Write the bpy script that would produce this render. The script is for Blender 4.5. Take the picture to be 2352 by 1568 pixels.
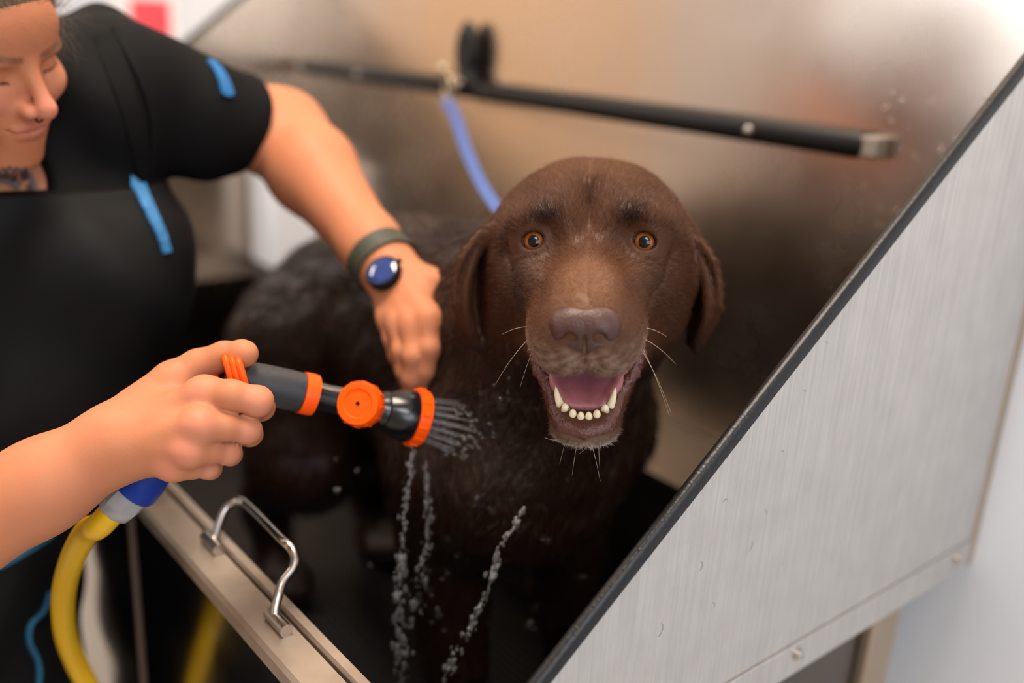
import bpy, math, random
import numpy as np
from concurrent.futures import ThreadPoolExecutor
from mathutils import Vector, Matrix

for o in list(bpy.data.objects):
    bpy.data.objects.remove(o, do_unlink=True)
SC = bpy.context.scene
COL = SC.collection
R = math.radians

# ------------------------------------------------------------------ camera
CAM = np.array([0.0, 0.0, 1.35])
FPX, IW, IH = 2208.5, 2352.0, 1568.0
PITCH, ROLL, YAW = R(18.247), R(3.289), R(49.859)
_fh = np.array([-math.sin(YAW), math.cos(YAW), 0.0])
_rt = np.array([math.cos(YAW), math.sin(YAW), 0.0])
_up = np.array([0.0, 0.0, 1.0])
C_F = _fh * math.cos(PITCH) - _up * math.sin(PITCH)
_u0 = _up * math.cos(PITCH) + _fh * math.sin(PITCH)
C_R = math.cos(ROLL) * _rt + math.sin(ROLL) * _u0
C_U = -math.sin(ROLL) * _rt + math.cos(ROLL) * _u0
cd = bpy.data.cameras.new('camera')
cam = bpy.data.objects.new('camera', cd)
COL.objects.link(cam)
cd.sensor_fit = 'HORIZONTAL'
cd.sensor_width = 36.0
cd.lens = 36.0 * FPX / IW
cd.clip_start = 0.02
cam.matrix_world = Matrix(((C_R[0], C_U[0], -C_F[0], CAM[0]), (C_R[1], C_U[1], -C_F[1], CAM[1]), (C_R[2], C_U[2], -C_F[2], CAM[2]), (0, 0, 0, 1)))
cd.dof.use_dof = True
cd.dof.focus_distance = 0.665
cd.dof.aperture_fstop = 1.9
SC.camera = cam


def at(x, y, dep):
    """a point of the place: where the sight line through photo pixel x, y is dep metres deep"""
    return CAM + dep * ((x - IW / 2) / FPX * C_R - (y - IH / 2) / FPX * C_U + C_F)


# ------------------------------------------------------------------ light
SC.view_settings.view_transform = 'Standard'
SC.view_settings.look = 'None'
SC.view_settings.gamma = 1.0
SC.view_settings.use_curve_mapping = False
SC.view_settings.exposure = 0.40
SC.cycles.use_adaptive_sampling = True
SC.cycles.adaptive_threshold = 0.03
SC.cycles.max_bounces = 7
SC.cycles.diffuse_bounces = 3
SC.cycles.glossy_bounces = 4
SC.cycles.transmission_bounces = 6
SC.cycles.use_denoising = True
world = bpy.data.worlds.new('world')
SC.world = world
world.use_nodes = True
bg = world.node_tree.nodes['Background']
bg.inputs['Color'].default_value = (0.80, 0.86, 1.0, 1)
bg.inputs['Strength'].default_value = 0.18


def area(name, loc, target, sx, sy, power, color):
    ld = bpy.data.lights.new(name, 'AREA')
    ld.shape = 'RECTANGLE'
    ld.size, ld.size_y = sx, sy
    ld.energy = power
    ld.color = color
    o = bpy.data.objects.new(name, ld)
    COL.objects.link(o)
    o.location = loc
    d = Vector(target) - Vector(loc)
    o.rotation_euler = d.to_track_quat('-Z', 'Y').to_euler()
    return o


# daylight through the two windows behind and beside the photographer, lamp panels on the ceiling
area('window_daylight', (2.55, -0.35, 1.75), (-1.0, -0.35, 1.45), 1.7, 1.3, 28, (0.86, 0.92, 1.0))
area('window_daylight_side', (-2.05, -2.56, 1.8), (-2.05, 1.0, 1.8), 1.3, 1.2, 16, (0.84, 0.91, 1.0))
area('ceiling_lamp_light', (-0.70, 0.30, 2.50), (-0.70, 0.30, 0), 0.9, 0.45, 30, (1.0, 0.84, 0.68))
area('ceiling_lamp_light_far', (-2.4, -0.5, 2.50), (-2.4, -0.5, 0), 1.2, 0.6, 24, (1.0, 0.86, 0.72))
area('ceiling_lamp_light_near', (1.2, -0.3, 2.50), (1.2, -0.3, 0), 1.2, 0.6, 20, (0.97, 0.98, 1.0))


# ------------------------------------------------------------------ materials
def srgb(r, g, b):
    f = lambda c: (c / 255 / 12.92) if c <= 10 else ((c / 255 + 0.055) / 1.055) ** 2.4
    return (f(r), f(g), f(b), 1.0)


def mat(name, base, rough=0.5, metal=0.0, spec=0.5, coat=0.0, noise=None, bump=None, streak=None, rvar=0.0, aniso=0.0, sss=0.0, attr=None,
        trans=0.0, ior=1.45, sheen=0.0):
    """noise=(scale, amount, colour2), bump=(scale, strength, distance, stretch xyz), streak=(scale xyz, amount, colour2)"""
    m = bpy.data.materials.new(name)
    m.use_nodes = True
    nt = m.node_tree
    N, L = nt.nodes, nt.links
    p = N['Principled BSDF']
    p.inputs['Base Color'].default_value = base
    p.inputs['Roughness'].default_value = rough
    p.inputs['Metallic'].default_value = metal
    p.inputs['Specular IOR Level'].default_value = spec
    p.inputs['Coat Weight'].default_value = coat
    p.inputs['Coat Roughness'].default_value = 0.04
    p.inputs['Anisotropic'].default_value = aniso
    p.inputs['Transmission Weight'].default_value = trans
    p.inputs['IOR'].default_value = ior
    p.inputs['Sheen Weight'].default_value = sheen
    if sss:
        p.inputs['Subsurface Weight'].default_value = sss
        p.inputs['Subsurface Radius'].default_value = (0.012, 0.004, 0.002)
        p.inputs['Subsurface Scale'].default_value = 0.35
    tc = N.new('ShaderNodeTexCoord')
    col = None
    if attr:
        a = N.new('ShaderNodeAttribute')
        a.attribute_name = attr
        col = a.outputs['Color']
        L.new(col, p.inputs['Base Color'])

    def mixin(fac_socket, c2, amount):
        nonlocal col
        mx = N.new('ShaderNodeMix')
        mx.data_type = 'RGBA'
        mt = N.new('ShaderNodeMath')
        mt.operation = 'MULTIPLY'
        mt.inputs[1].default_value = amount
        L.new(fac_socket, mt.inputs[0])
        L.new(mt.outputs[0], mx.inputs['Factor'])
        if col is None:
            mx.inputs['A'].default_value = base
        else:
            L.new(col, mx.inputs['A'])
        mx.inputs['B'].default_value = c2
        col = mx.outputs['Result']
        L.new(col, p.inputs['Base Color'])

    def tex(scale, stretch=(1, 1, 1), detail=4.0, lo=0.35, hi=0.65):
        mp = N.new('ShaderNodeMapping')
        mp.inputs['Scale'].default_value = stretch
        L.new(tc.outputs['Object'], mp.inputs['Vector'])
        n = N.new('ShaderNodeTexNoise')
        n.inputs['Scale'].default_value = scale
        n.inputs['Detail'].default_value = detail
        L.new(mp.outputs['Vector'], n.inputs['Vector'])
        r = N.new('ShaderNodeMapRange')
        r.inputs['From Min'].default_value = lo
        r.inputs['From Max'].default_value = hi
        L.new(n.outputs['Fac'], r.inputs['Value'])
        return r.outputs['Result']

    if noise:
        mixin(tex(noise[0]), noise[2], noise[1])
    if streak:
        mixin(tex(1.0, streak[0], 6.0, 0.38, 0.68), streak[2], streak[1])
    if rvar:
        t = tex(9.0 if not streak else 1.0, (1, 1, 1) if not streak else streak[0])
        mr = N.new('ShaderNodeMapRange')
        mr.inputs['To Min'].default_value = max(0.02, rough - rvar)
        mr.inputs['To Max'].default_value = min(1, rough + rvar)
        L.new(t, mr.inputs['Value'])
        L.new(mr.outputs['Result'], p.inputs['Roughness'])
    if bump:
        t = tex(bump[0], bump[3] if len(bump) > 3 else (1, 1, 1), 5.0, 0.2, 0.8)
        b = N.new('ShaderNodeBump')
        b.inputs['Strength'].default_value = bump[1]
        b.inputs['Distance'].default_value = bump[2]
        L.new(t, b.inputs['Height'])
        L.new(b.outputs['Normal'], p.inputs['Normal'])
    return m


# ------------------------------------------------------------------ scene bookkeeping
def tag(o, label=None, cat=None, group=None, kind=None):
    if label:
        o['label'] = label
    if cat:
        o['category'] = cat
    if group:
        o['group'] = group
    if kind:
        o['kind'] = kind
    return o


def empty(name, loc, label, cat, group=None):
    o = bpy.data.objects.new(name, None)
    COL.objects.link(o)
    o.location = loc
    o.empty_display_size = 0.05
    o['origin'] = [float(v) for v in loc]
    return tag(o, label, cat, group)


def world_origin(o):
    v = Vector((0, 0, 0))
    while o is not None:
        v += Vector(o.location)
        o = o.parent
    return v


def link(name, data, m, parent=None):
    """an object whose mesh is written in place coordinates, its origin moved to its own middle"""
    o = bpy.data.objects.new(name, data)
    COL.objects.link(o)
    if m is not None:
        for k in (m if isinstance(m, (list, tuple)) else [m]):
            data.materials.append(k)
    if parent is not None:
        o.parent = parent
        o.matrix_parent_inverse = Matrix.Translation(-Vector(parent['origin'])) if 'origin' in parent else Matrix.Identity(4)
    return o


class MB:
    """collects shapes into one mesh"""

    def __init__(s):
        s.v, s.f, s.n = [], [], 0

    def add(s, v, f):
        s.v.append(np.asarray(v, float).reshape(-1, 3))
        s.f += [tuple(int(i) + s.n for i in q) for q in f]
        s.n += len(s.v[-1])
        return s

    def box(s, lo, hi):
        x0, y0, z0 = lo
        x1, y1, z1 = hi
        v = [(x0, y0, z0), (x1, y0, z0), (x1, y1, z0), (x0, y1, z0), (x0, y0, z1), (x1, y0, z1), (x1, y1, z1), (x0, y1, z1)]
        return s.add(v, [(3, 2, 1, 0), (4, 5, 6, 7), (0, 1, 5, 4), (1, 2, 6, 5), (2, 3, 7, 6), (3, 0, 4, 7)])

    def prism(s, poly, x0, x1):
        """poly of (y, z) pushed along x"""
        n = len(poly)
        v = [(x0, y, z) for y, z in poly] + [(x1, y, z) for y, z in poly]
        f = [tuple(range(n))[::-1], tuple(range(n, 2 * n))] + [(i, (i + 1) % n, n + (i + 1) % n, n + i) for i in range(n)]
        return s.add(v, f)

    def tube(s, pts, r, seg=14, cap=True, flat=None):
        """round tube through pts; r a number or a list; flat=(direction, ratio) squashes it"""
        pts = [np.asarray(p, float) for p in pts]
        n = len(pts)
        rr = r if hasattr(r, '__len__') else [r] * n
        t0 = pts[1] - pts[0]
        t0 = t0 / np.linalg.norm(t0)
        ref = np.array([0, 0, 1.0]) if abs(t0[2]) < 0.9 else np.array([1.0, 0, 0])
        if flat is not None:
            ref = np.asarray(flat[0], float)
        nrm = ref - t0 * (ref @ t0)
        nrm /= np.linalg.norm(nrm)
        V = []
        for i in range(n):
            a, b = pts[max(i - 1, 0)], pts[min(i + 1, n - 1)]
            t = (b - a) / (np.linalg.norm(b - a) + 1e-12)
            nrm = nrm - t * (nrm @ t)
            nrm /= np.linalg.norm(nrm)
            bn = np.cross(t, nrm)
            k = flat[1] if flat is not None else 1.0
            for j in range(seg):
                a_ = 2 * math.pi * j / seg
                V.append(pts[i] + rr[i] * (math.cos(a_) * nrm * k + math.sin(a_) * bn))
        F = [(i * seg + j, i * seg + (j + 1) % seg, (i + 1) * seg + (j + 1) % seg, (i + 1) * seg + j) for i in range(n - 1) for j in range(seg)]
        if cap:
            F += [tuple(range(seg))[::-1], tuple((n - 1) * seg + j for j in range(seg))]
        return s.add(V, F)

    def lathe(s, o, ax, prof, seg=32, ref=(0, 0, 1.0)):
        """prof of (distance along ax, radius)"""
        o, ax = np.asarray(o, float), np.asarray(ax, float)
        ax = ax / np.linalg.norm(ax)
        ref = np.asarray(ref, float)
        u = ref - ax * (ref @ ax)
        if np.linalg.norm(u) < 1e-3:
            u = np.array([1.0, 0, 0]) - ax * ax[0]
        u /= np.linalg.norm(u)
        w = np.cross(ax, u)
        V = [o + ax * d + r * (math.cos(2 * math.pi * j / seg) * u + math.sin(2 * math.pi * j / seg) * w) for d, r in prof for j in range(seg)]
        n = len(prof)
        F = [(i * seg + j, i * seg + (j + 1) % seg, (i + 1) * seg + (j + 1) % seg, (i + 1) * seg + j) for i in range(n - 1) for j in range(seg)]
        if prof[0][1] > 1e-5:
            F.append(tuple(range(seg))[::-1])
        if prof[-1][1] > 1e-5:
            F.append(tuple((n - 1) * seg + j for j in range(seg)))
        return s.add(V, F)

    def build(s, name, m, parent=None, smooth=True, bevel=0.0, angle=40):
        me = bpy.data.meshes.new(name)
        me.from_pydata(np.concatenate(s.v).tolist(), [], s.f)
        me.update()
        o = link(name, me, m, parent)
        if smooth:
            me.polygons.foreach_set('use_smooth', [True] * len(me.polygons))
            me.set_sharp_from_angle(angle=R(angle))
        if bevel:
            b = o.modifiers.new('bevel', 'BEVEL')
            b.width = bevel
            b.segments = 2
            b.limit_method = 'ANGLE'
        return o


def spline(pts, n=8):
    """Catmull-Rom through pts"""
    P = [np.asarray(p, float) for p in pts]
    P = [2 * P[0] - P[1]] + P + [2 * P[-1] - P[-2]]
    out = []
    for i in range(1, len(P) - 2):
        for k in range(n):
            t = k / n
            a, b, c, d = P[i - 1:i + 3]
            out.append(0.5 * (2 * b + (c - a) * t + (2 * a - 5 * b + 4 * c - d) * t * t + (3 * b - a - 3 * c + d) * t ** 3))
    out.append(P[-2])
    return out


# ------------------------------------------------------------------ smooth solids (signed distance, meshed by surface nets)
POOL = ThreadPoolExecutor(4)


def ev(fn, P, n=40000):
    """fn over many points, in slices shared out to threads"""
    P = np.asarray(P, np.float32)
    if len(P) == 0:
        return np.zeros(0, np.float32)
    return np.concatenate(list(POOL.map(fn, [P[i:i + n] for i in range(0, len(P), n)])))


def length(v):
    return np.sqrt(np.einsum('ij,ij->i', v, v))


def ell(p, c, r, rot=None):
    q = p - np.asarray(c, np.float32)
    if rot is not None:
        q = q @ np.asarray(rot, np.float32)
    r = np.asarray(r, np.float32)
    k0 = length(q / r)
    k1 = length(q / (r * r))
    return k0 * (k0 - 1) / (k1 + 1e-9)


def cone(p, a, b, ra, rb):
    a, b = np.asarray(a, np.float32), np.asarray(b, np.float32)
    ab = b - a
    t = np.clip(((p - a) @ ab) / (ab @ ab), 0, 1)
    return length(p - a - t[:, None] * ab) - (ra + (rb - ra) * t)


def strap(p, a, b, w, wa, wb, th):
    """flat round-ended bar a to b, half width wa..wb along w, half thickness th"""
    a, b, w = (np.asarray(v, np.float32) for v in (a, b, w))
    ab = b - a
    w = w - ab * (w @ ab) / (ab @ ab)
    w = w / np.linalg.norm(w)
    t = np.clip(((p - a) @ ab) / (ab @ ab), 0, 1)
    o = p - a - t[:, None] * ab
    ow = o @ w
    on = np.sqrt(np.maximum((o * o).sum(1) - ow * ow, 0))
    wd = wa + (wb - wa) * t
    ex = np.maximum(np.abs(ow) - (wd - th), 0)
    return np.sqrt(ex * ex + on * on) - th


def smin(a, b, k):
    h = np.maximum(k - np.abs(a - b), 0) / k
    return np.minimum(a, b) - h * h * k * 0.25


def smax(a, b, k):
    return -smin(-a, -b, k)


def chain(p, pts, rad, k=None):
    d = None
    for i in range(len(pts) - 1):
        e = cone(p, pts[i], pts[i + 1], rad[i], rad[i + 1])
        d = e if d is None else (smin(d, e, k) if k else np.minimum(d, e))
    return d


def sdf_mesh(fn, lo, hi, h, c=4, band=2.2, project=True):
    """surface nets; fn is evaluated finely only near the surface"""
    lo, hi = np.asarray(lo, float), np.asarray(hi, float)
    nc = np.ceil((hi - lo) / (h * c)).astype(int)
    H = h * c
    ax = [lo[i] + H * (np.arange(nc[i]) + 0.5) for i in range(3)]
    g = np.stack(np.meshgrid(*ax, indexing='ij'), -1).reshape(-1, 3).astype(np.float32)
    dc = ev(fn, g).reshape(nc)
    near = np.abs(dc) < band * H
    D = np.repeat(np.repeat(np.repeat(dc, c, 0), c, 1), c, 2).astype(np.float32)
    M = np.repeat(np.repeat(np.repeat(near, c, 0), c, 1), c, 2)
    idx = np.nonzero(M)
    P = (np.stack(idx, 1) + 0.5) * h + lo
    D[idx] = ev(fn, P)
    S = D < 0
    cnt = np.zeros(tuple(np.array(S.shape) - 1), np.int8)
    for dx in (0, 1):
        for dy in (0, 1):
            for dz in (0, 1):
                cnt += S[dx:S.shape[0] - 1 + dx, dy:S.shape[1] - 1 + dy, dz:S.shape[2] - 1 + dz]
    act = (cnt > 0) & (cnt < 8)
    ci = np.stack(np.nonzero(act), 1)
    vid = np.full(act.shape, -1, np.int64)
    vid[act] = np.arange(len(ci))
    cor = {}
    for dx in (0, 1):
        for dy in (0, 1):
            for dz in (0, 1):
                cor[(dx, dy, dz)] = D[ci[:, 0] + dx, ci[:, 1] + dy, ci[:, 2] + dz]
    acc = np.zeros((len(ci), 3))
    num = np.zeros(len(ci))
    ks = list(cor)
    for a in ks:
        for axis in range(3):
            if a[axis] == 0:
                b = list(a)
                b[axis] = 1
                da, db = cor[a], cor[tuple(b)]
                x = (da < 0) != (db < 0)
                t = np.where(x, da / np.where(x, da - db, 1), 0)
                pt = np.tile(np.array(a, float), (len(ci), 1))
                pt[:, axis] = t
                acc += pt * x[:, None]
                num += x
    V = lo + (ci + acc / num[:, None] + 0.5) * h
    F = []
    for axis in range(3):
        u, w = (axis + 1) % 3, (axis + 2) % 3
        s0 = [slice(None)] * 3
        s1 = [slice(None)] * 3
        s0[axis] = slice(0, -1)
        s1[axis] = slice(1, None)
        A, B = S[tuple(s0)], S[tuple(s1)]
        e = np.stack(np.nonzero(A != B), 1)
        ok = (e[:, u] > 0) & (e[:, w] > 0) & (e[:, u] < act.shape[u]) & (e[:, w] < act.shape[w])
        e = e[ok]
        flip = A[tuple(e.T)]
        q = []
        for du, dw in ((-1, -1), (0, -1), (0, 0), (-1, 0)):
            k = e.copy()
            k[:, u] += du
            k[:, w] += dw
            q.append(vid[tuple(k.T)])
        q = np.stack(q, 1)
        q[~flip] = q[~flip][:, ::-1]
        F.append(q)
    F = np.concatenate(F)
    F = F[(F >= 0).all(1)]
    if project and len(V):
        d, n = grad(fn, V, h * 0.5)
        V = V - n * np.clip(d, -h, h)[:, None] * 0.9
    return V, F


def grad(fn, V, e):
    d = ev(fn, V)
    n = np.stack([ev(fn, V + np.eye(3)[i] * e) - d for i in range(3)], 1)
    n /= (np.linalg.norm(n, axis=1, keepdims=True) + 1e-12)
    return d, n


def vnormals(V, F):
    """vertex normals of a quad mesh"""
    n = np.cross(V[F[:, 2]] - V[F[:, 0]], V[F[:, 3]] - V[F[:, 1]])
    N = np.zeros_like(V)
    for i in range(4):
        for a in range(3):
            N[:, a] += np.bincount(F[:, i], n[:, a], len(V))
    return N / (np.linalg.norm(N, axis=1, keepdims=True) + 1e-12)


def mesh_np(name, V, F, m, parent=None, pig=None):
    me = bpy.data.meshes.new(name)
    me.vertices.add(len(V))
    me.vertices.foreach_set('co', np.asarray(V, np.float32).ravel())
    me.loops.add(F.size)
    me.loops.foreach_set('vertex_index', F.ravel().astype(np.int32))
    me.polygons.add(len(F))
    me.polygons.foreach_set('loop_start', np.arange(0, F.size, 4, dtype=np.int32))
    me.polygons.foreach_set('use_smooth', np.ones(len(F), bool))
    me.update()
    me.validate()
    if pig is not None:
        for nm, arr in pig.items():
            if arr.ndim == 2:
                a = me.attributes.new(nm, 'FLOAT_COLOR', 'POINT')
                a.data.foreach_set('color', np.concatenate([arr, np.ones((len(arr), 1))], 1).astype(np.float32).ravel())
            else:
                a = me.attributes.new(nm, 'FLOAT', 'POINT')
                a.data.foreach_set('value', arr.astype(np.float32))
    return link(name, me, m, parent)


def sdf_obj(name, fn, lo, hi, h, m, parent=None, c=4, pigment=None):
    V, F = sdf_mesh(fn, lo, hi, h, c)
    return mesh_np(name, V, F, m, parent, {'pigment': pigment(V)} if pigment else None)


def merge(parts):
    n, VV, FF = 0, [], []
    for V, F in parts:
        VV.append(V)
        FF.append(F + n)
        n += len(V)
    return np.concatenate(VV), np.concatenate(FF)


def hair(name, roots, dirs, lens, normal, m, parent, seg=4, r0=0.00012, r1=0.00003, color=None, droop=None, curl=0.0, rng=None):
    """fur strands as curves: roots, unit directions, lengths; bends from a lifted start to lie along droop"""
    n = len(roots)
    hc = bpy.data.hair_curves.new(name)
    hc.add_curves([seg + 1] * n)
    t = np.linspace(0, 1, seg + 1)
    lift = normal * 1.0
    P = np.zeros((n, seg + 1, 3))
    for i, s in enumerate(t):
        P[:, i] = roots + lens[:, None] * (dirs * s + lift * (droop if droop is not None else 0.25) * (s - 0.55 * s * s))
    if curl:
        ph = rng.uniform(0, 6.28, n)
        side = np.cross(dirs, normal)
        for i, s in enumerate(t):
            P[:, i] += side * (np.sin(ph + s * 3.0) - np.sin(ph))[:, None] * (lens * curl)[:, None]
    hc.points.foreach_set('position', P.astype(np.float32).ravel())
    ra = hc.attributes.get('radius') or hc.attributes.new('radius', 'FLOAT', 'POINT')
    ra.data.foreach_set('value', np.tile((r0 + (r1 - r0) * t), n).astype(np.float32))
    if color is not None:
        ca = hc.attributes.new('pigment', 'FLOAT_COLOR', 'CURVE')
        ca.data.foreach_set('color', np.concatenate([color, np.ones((n, 1))], 1).astype(np.float32).ravel())
    return link(name, hc, m, parent)


def sample(V, F, count, rng, keep=None):
    """points spread evenly over quads, with their normals"""
    a, b, c, d = (V[F[:, i]] for i in range(4))
    A = 0.5 * np.linalg.norm(np.cross(c - a, d - b), axis=1)
    if keep is not None:
        A = A * keep(0.25 * (a + b + c + d))
    i = rng.choice(len(F), count, p=A / A.sum())
    u, w = rng.random((2, count, 1))
    N = vnormals(V, F)
    mix = lambda X: (1 - u) * (1 - w) * X[F[i, 0]] + u * (1 - w) * X[F[i, 1]] + u * w * X[F[i, 2]] + (1 - u) * w * X[F[i, 3]]
    nn = mix(N)
    return mix(V), nn / (np.linalg.norm(nn, axis=1, keepdims=True) + 1e-12)

# ------------------------------------------------------------------ the room
M_WALL = mat('white_wall_paint', srgb(220, 225, 233), 0.6, noise=(3.0, 0.25, srgb(208, 213, 222)), bump=(60, 0.05, 0.002))
M_FLOOR = mat('light_vinyl_floor', srgb(196, 190, 182), 0.35, noise=(5.0, 0.35, srgb(176, 170, 162)))
M_CEIL = mat('ceiling_paint', srgb(225, 218, 208), 0.8)
M_WARM = mat('cream_wall_paint', srgb(214, 186, 156), 0.7, noise=(2.0, 0.2, srgb(200, 172, 142)))


def slab(name, lo, hi, m):
    o = MB().box(lo, hi).build(name, m, smooth=False)
    o['kind'] = 'structure'
    return o


X0, X1, Y0, Y1, ZC = -3.3, 2.6, -2.6, 0.956, 2.55
slab('floor', (X0, Y0, -0.06), (X1, Y1 + 0.1, 0.0), M_FLOOR)
slab('ceiling', (X0, Y0, ZC), (X1, Y1 + 0.1, ZC + 0.08), M_CEIL)
slab('wall_back', (X0, Y1, 0), (X1, Y1 + 0.1, ZC), M_WALL)
slab('wall_left', (X0 - 0.1, Y0, 0), (X0, Y1 + 0.1, ZC), M_WALL)
# wall with the wide window behind the photographer
ww = MB()
ww.box((X1, Y0, 0), (X1 + 0.12, -1.25, ZC)).box((X1, 0.55, 0), (X1 + 0.12, Y1 + 0.1, ZC))
ww.box((X1, -1.25, 0), (X1 + 0.12, 0.55, 0.95)).box((X1, -1.25, 2.35), (X1 + 0.12, 0.55, ZC))
o = ww.build('wall_right', M_WALL, smooth=False)
o['kind'] = 'structure'
wf = MB()
wf.box((X0, Y0 - 0.12, 0), (-2.7, Y0, ZC)).box((-1.4, Y0 - 0.12, 0), (X1, Y0, ZC))
wf.box((-2.7, Y0 - 0.12, 0), (-1.4, Y0, 1.2)).box((-2.7, Y0 - 0.12, 2.4), (-1.4, Y0, ZC))
o = wf.build('wall_front', M_WARM, smooth=False)
o['kind'] = 'structure'

# unseen cream door, added for the warm sheen it gives the steel
M_DOOR = mat('cream_door_paint', srgb(224, 192, 158), 0.5, noise=(2.0, 0.2, srgb(210, 176, 142)))
door = MB().box((X0, -1.75, 0.0), (X0 + 0.04, -0.15, 2.3)).build('added_door', M_DOOR, smooth=False)
door['kind'] = 'structure'
for a, b in ((-1.68, -0.98), (-0.92, -0.22)):
    MB().box((X0 + 0.04, a, 0.08), (X0 + 0.055, b, 2.22)).build('door_leaf', M_DOOR, door, smooth=False, bevel=0.004)
MB().tube([(X0 + 0.055, -0.99, 1.05), (X0 + 0.10, -0.99, 1.05), (X0 + 0.10, -1.10, 1.05)], 0.009, 12).build('door_handle', mat('door_handle_metal', srgb(170, 168, 166), 0.3, 1.0), door)

# red notice on the far wall, seen over the shoulder
M_PAPER = mat('notice_paper', srgb(238, 236, 236), 0.6)
M_RED = mat('red_print', srgb(232, 52, 68), 0.6, noise=(30, 0.25, srgb(244, 120, 130)))
p = at(345, 40, 1.0) - CAM
t = (Y1 - CAM[1]) / p[1]
nc = CAM + p * t
poster = empty('wall_notice', (nc[0], Y1, nc[2]), 'blurred white notice with red blocks on the wall behind the shoulder', 'notice')
MB().box((nc[0] - 0.30, Y1 - 0.006, nc[2] - 0.24), (nc[0] + 0.20, Y1 - 0.001, nc[2] + 0.20)).build('sheet', M_PAPER, poster, smooth=False)
MB().box((nc[0] - 0.13, Y1 - 0.008, nc[2] - 0.055), (nc[0] + 0.16, Y1 - 0.006, nc[2] + 0.045)).build('red_block', M_RED, poster, smooth=False)
MB().box((nc[0] - 0.26, Y1 - 0.008, nc[2] - 0.16), (nc[0] + 0.12, Y1 - 0.006, nc[2] - 0.085)).build('red_block', M_RED, poster, smooth=False)

# ------------------------------------------------------------------ the stainless dog bath
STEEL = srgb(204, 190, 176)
M_STEEL = mat('brushed_stainless', STEEL, 0.25, 1.0, noise=(3.5, 0.18, srgb(186, 176, 166)), rvar=0.03)
M_OUTER = mat('weathered_stainless', srgb(203, 200, 197), 0.50, 0.80, streak=((420, 300, 10), 0.34, srgb(164, 163, 164)), noise=(30, 0.30, srgb(180, 176, 173)), rvar=0.08, bump=(1.0, 0.22, 0.0005, (520, 360, 14)))
M_RIM = mat('worn_rim_steel', srgb(190, 174, 158), 0.42, 0.9, noise=(14, 0.55, srgb(140, 122, 106)), rvar=0.1, bump=(120, 0.05, 0.001))
M_MIRROR = mat('polished_front_steel', srgb(150, 148, 150), 0.12, 1.0, noise=(20, 0.3, srgb(124, 122, 124)), rvar=0.04, bump=(300, 0.02, 0.001))
M_BASIN = mat('basin_stainless', srgb(104, 97, 90), 0.24, 1.0, noise=(9, 0.4, srgb(84, 78, 72)), rvar=0.05)  # base darkened to stand in for the black mat and dog it reflects
M_LEDGE = mat('dull_darkened_ledge_steel', srgb(100, 91, 82), 0.34, 1.0, noise=(8, 0.4, srgb(80, 72, 64)), rvar=0.05)  # darkened for wet dirt, and further for the dark reflections lying on it
M_EDGE = mat('brown_gate_edge', srgb(92, 74, 64), 0.5, 0.3)
M_CHROME = mat('polished_rod', srgb(190, 184, 178), 0.26, 1.0, rvar=0.06)
M_RUBBER = mat('black_rubber', srgb(15, 15, 16), 0.5, 0.0, spec=0.3, noise=(300, 0.4, srgb(28, 28, 29)), bump=(900, 0.15, 0.0005))
M_BLACK = mat('black_plastic', srgb(12, 12, 13), 0.45, spec=0.3)
M_TRIM = mat('ribbed_black_edging', srgb(22, 22, 25), 0.36, spec=0.4, bump=(1.0, 0.3, 0.0008, (10, 420, 420)))
M_GREYCAP = mat('grey_end_cap', srgb(120, 112, 106), 0.45)
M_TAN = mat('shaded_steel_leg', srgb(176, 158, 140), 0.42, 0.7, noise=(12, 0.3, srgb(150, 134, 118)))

XP, XF, YB, YFO, YFI, RIM, SHELF, FLOORZ = -0.366, -1.855, 0.947, 0.249, 0.291, 0.918, 0.852, 0.60
SLOPE = 0.780
ztop = RIM + SLOPE * (YB - YFI)
FOLD = 0.873
tub = empty('dog_bath', ((XP + XF) / 2, 0.6, 0.0), 'stainless steel dog grooming bath with a high splash back and sloping end panels', 'bath')
# splash back, thin sheet with a folded top
MB().box((XF - 0.004, YB, SHELF), (XP - 0.002, YB + 0.006, 1.86)).build('back_panel', M_STEEL, tub, smooth=False, bevel=0.001)
# end panels: near one is thin sheet seen from outside, far one from inside
poly = [(YB, ztop), (YFI, RIM), (YFO, RIM - 0.012), (YFO, FOLD), (YB, FOLD)]
near = MB().prism(poly, XP - 0.0025, XP).build('end_panel', M_OUTER, tub, smooth=False)
near['label'] = 'scratched matt grey end panel facing the photographer'
far = MB().prism([(YB, ztop + 0.03), (YFI, RIM + 0.03), (YFO, RIM - 0.012), (YFO, SHELF - 0.02), (YB, SHELF - 0.02)], XF - 0.004, XF).build('end_panel', M_STEEL, tub, smooth=False)


def edging(x, dz, name_parent, r):
    a, b = np.array([x, YFI - 0.03, RIM - 0.0234 + dz]), np.array([x, YB, ztop + dz])
    ax = (b - a) / np.linalg.norm(b - a)
    nrm = np.cross([1.0, 0, 0], ax)
    prof = [(-1, -1.15), (-1, 0.25), (-0.8, 0.75), (-0.35, 1.0), (0.35, 1.0), (0.8, 0.75), (1, 0.25), (1, -1.15)]
    n = 220
    V = []
    for i in range(n + 1):
        c = a + (b - a) * i / n
        k = 1.0 + (0.05 if i % 2 else 0.0)
        for px, pz in prof:
            V.append(c + np.array([px * r, 0, 0]) + nrm * (pz * r * k if pz > 0 else pz * r))
    m = len(prof)
    F = [(i * m + j, i * m + j + 1, (i + 1) * m + j + 1, (i + 1) * m + j) for i in range(n) for j in range(m - 1)]
    F += [tuple(range(m)), tuple(n * m + j for j in range(m))[::-1]]
    e = MB().add(V, F).build('edge_trim', M_TRIM, name_parent, angle=60)
    e['label'] = 'ribbed black rubber edge trim'
    return e


nrm_flip = 1
edging(XP - 0.00125, 0.0, near, 0.0046)
edging(XF - 0.002, 0.03, far, 0.0052)
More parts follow.
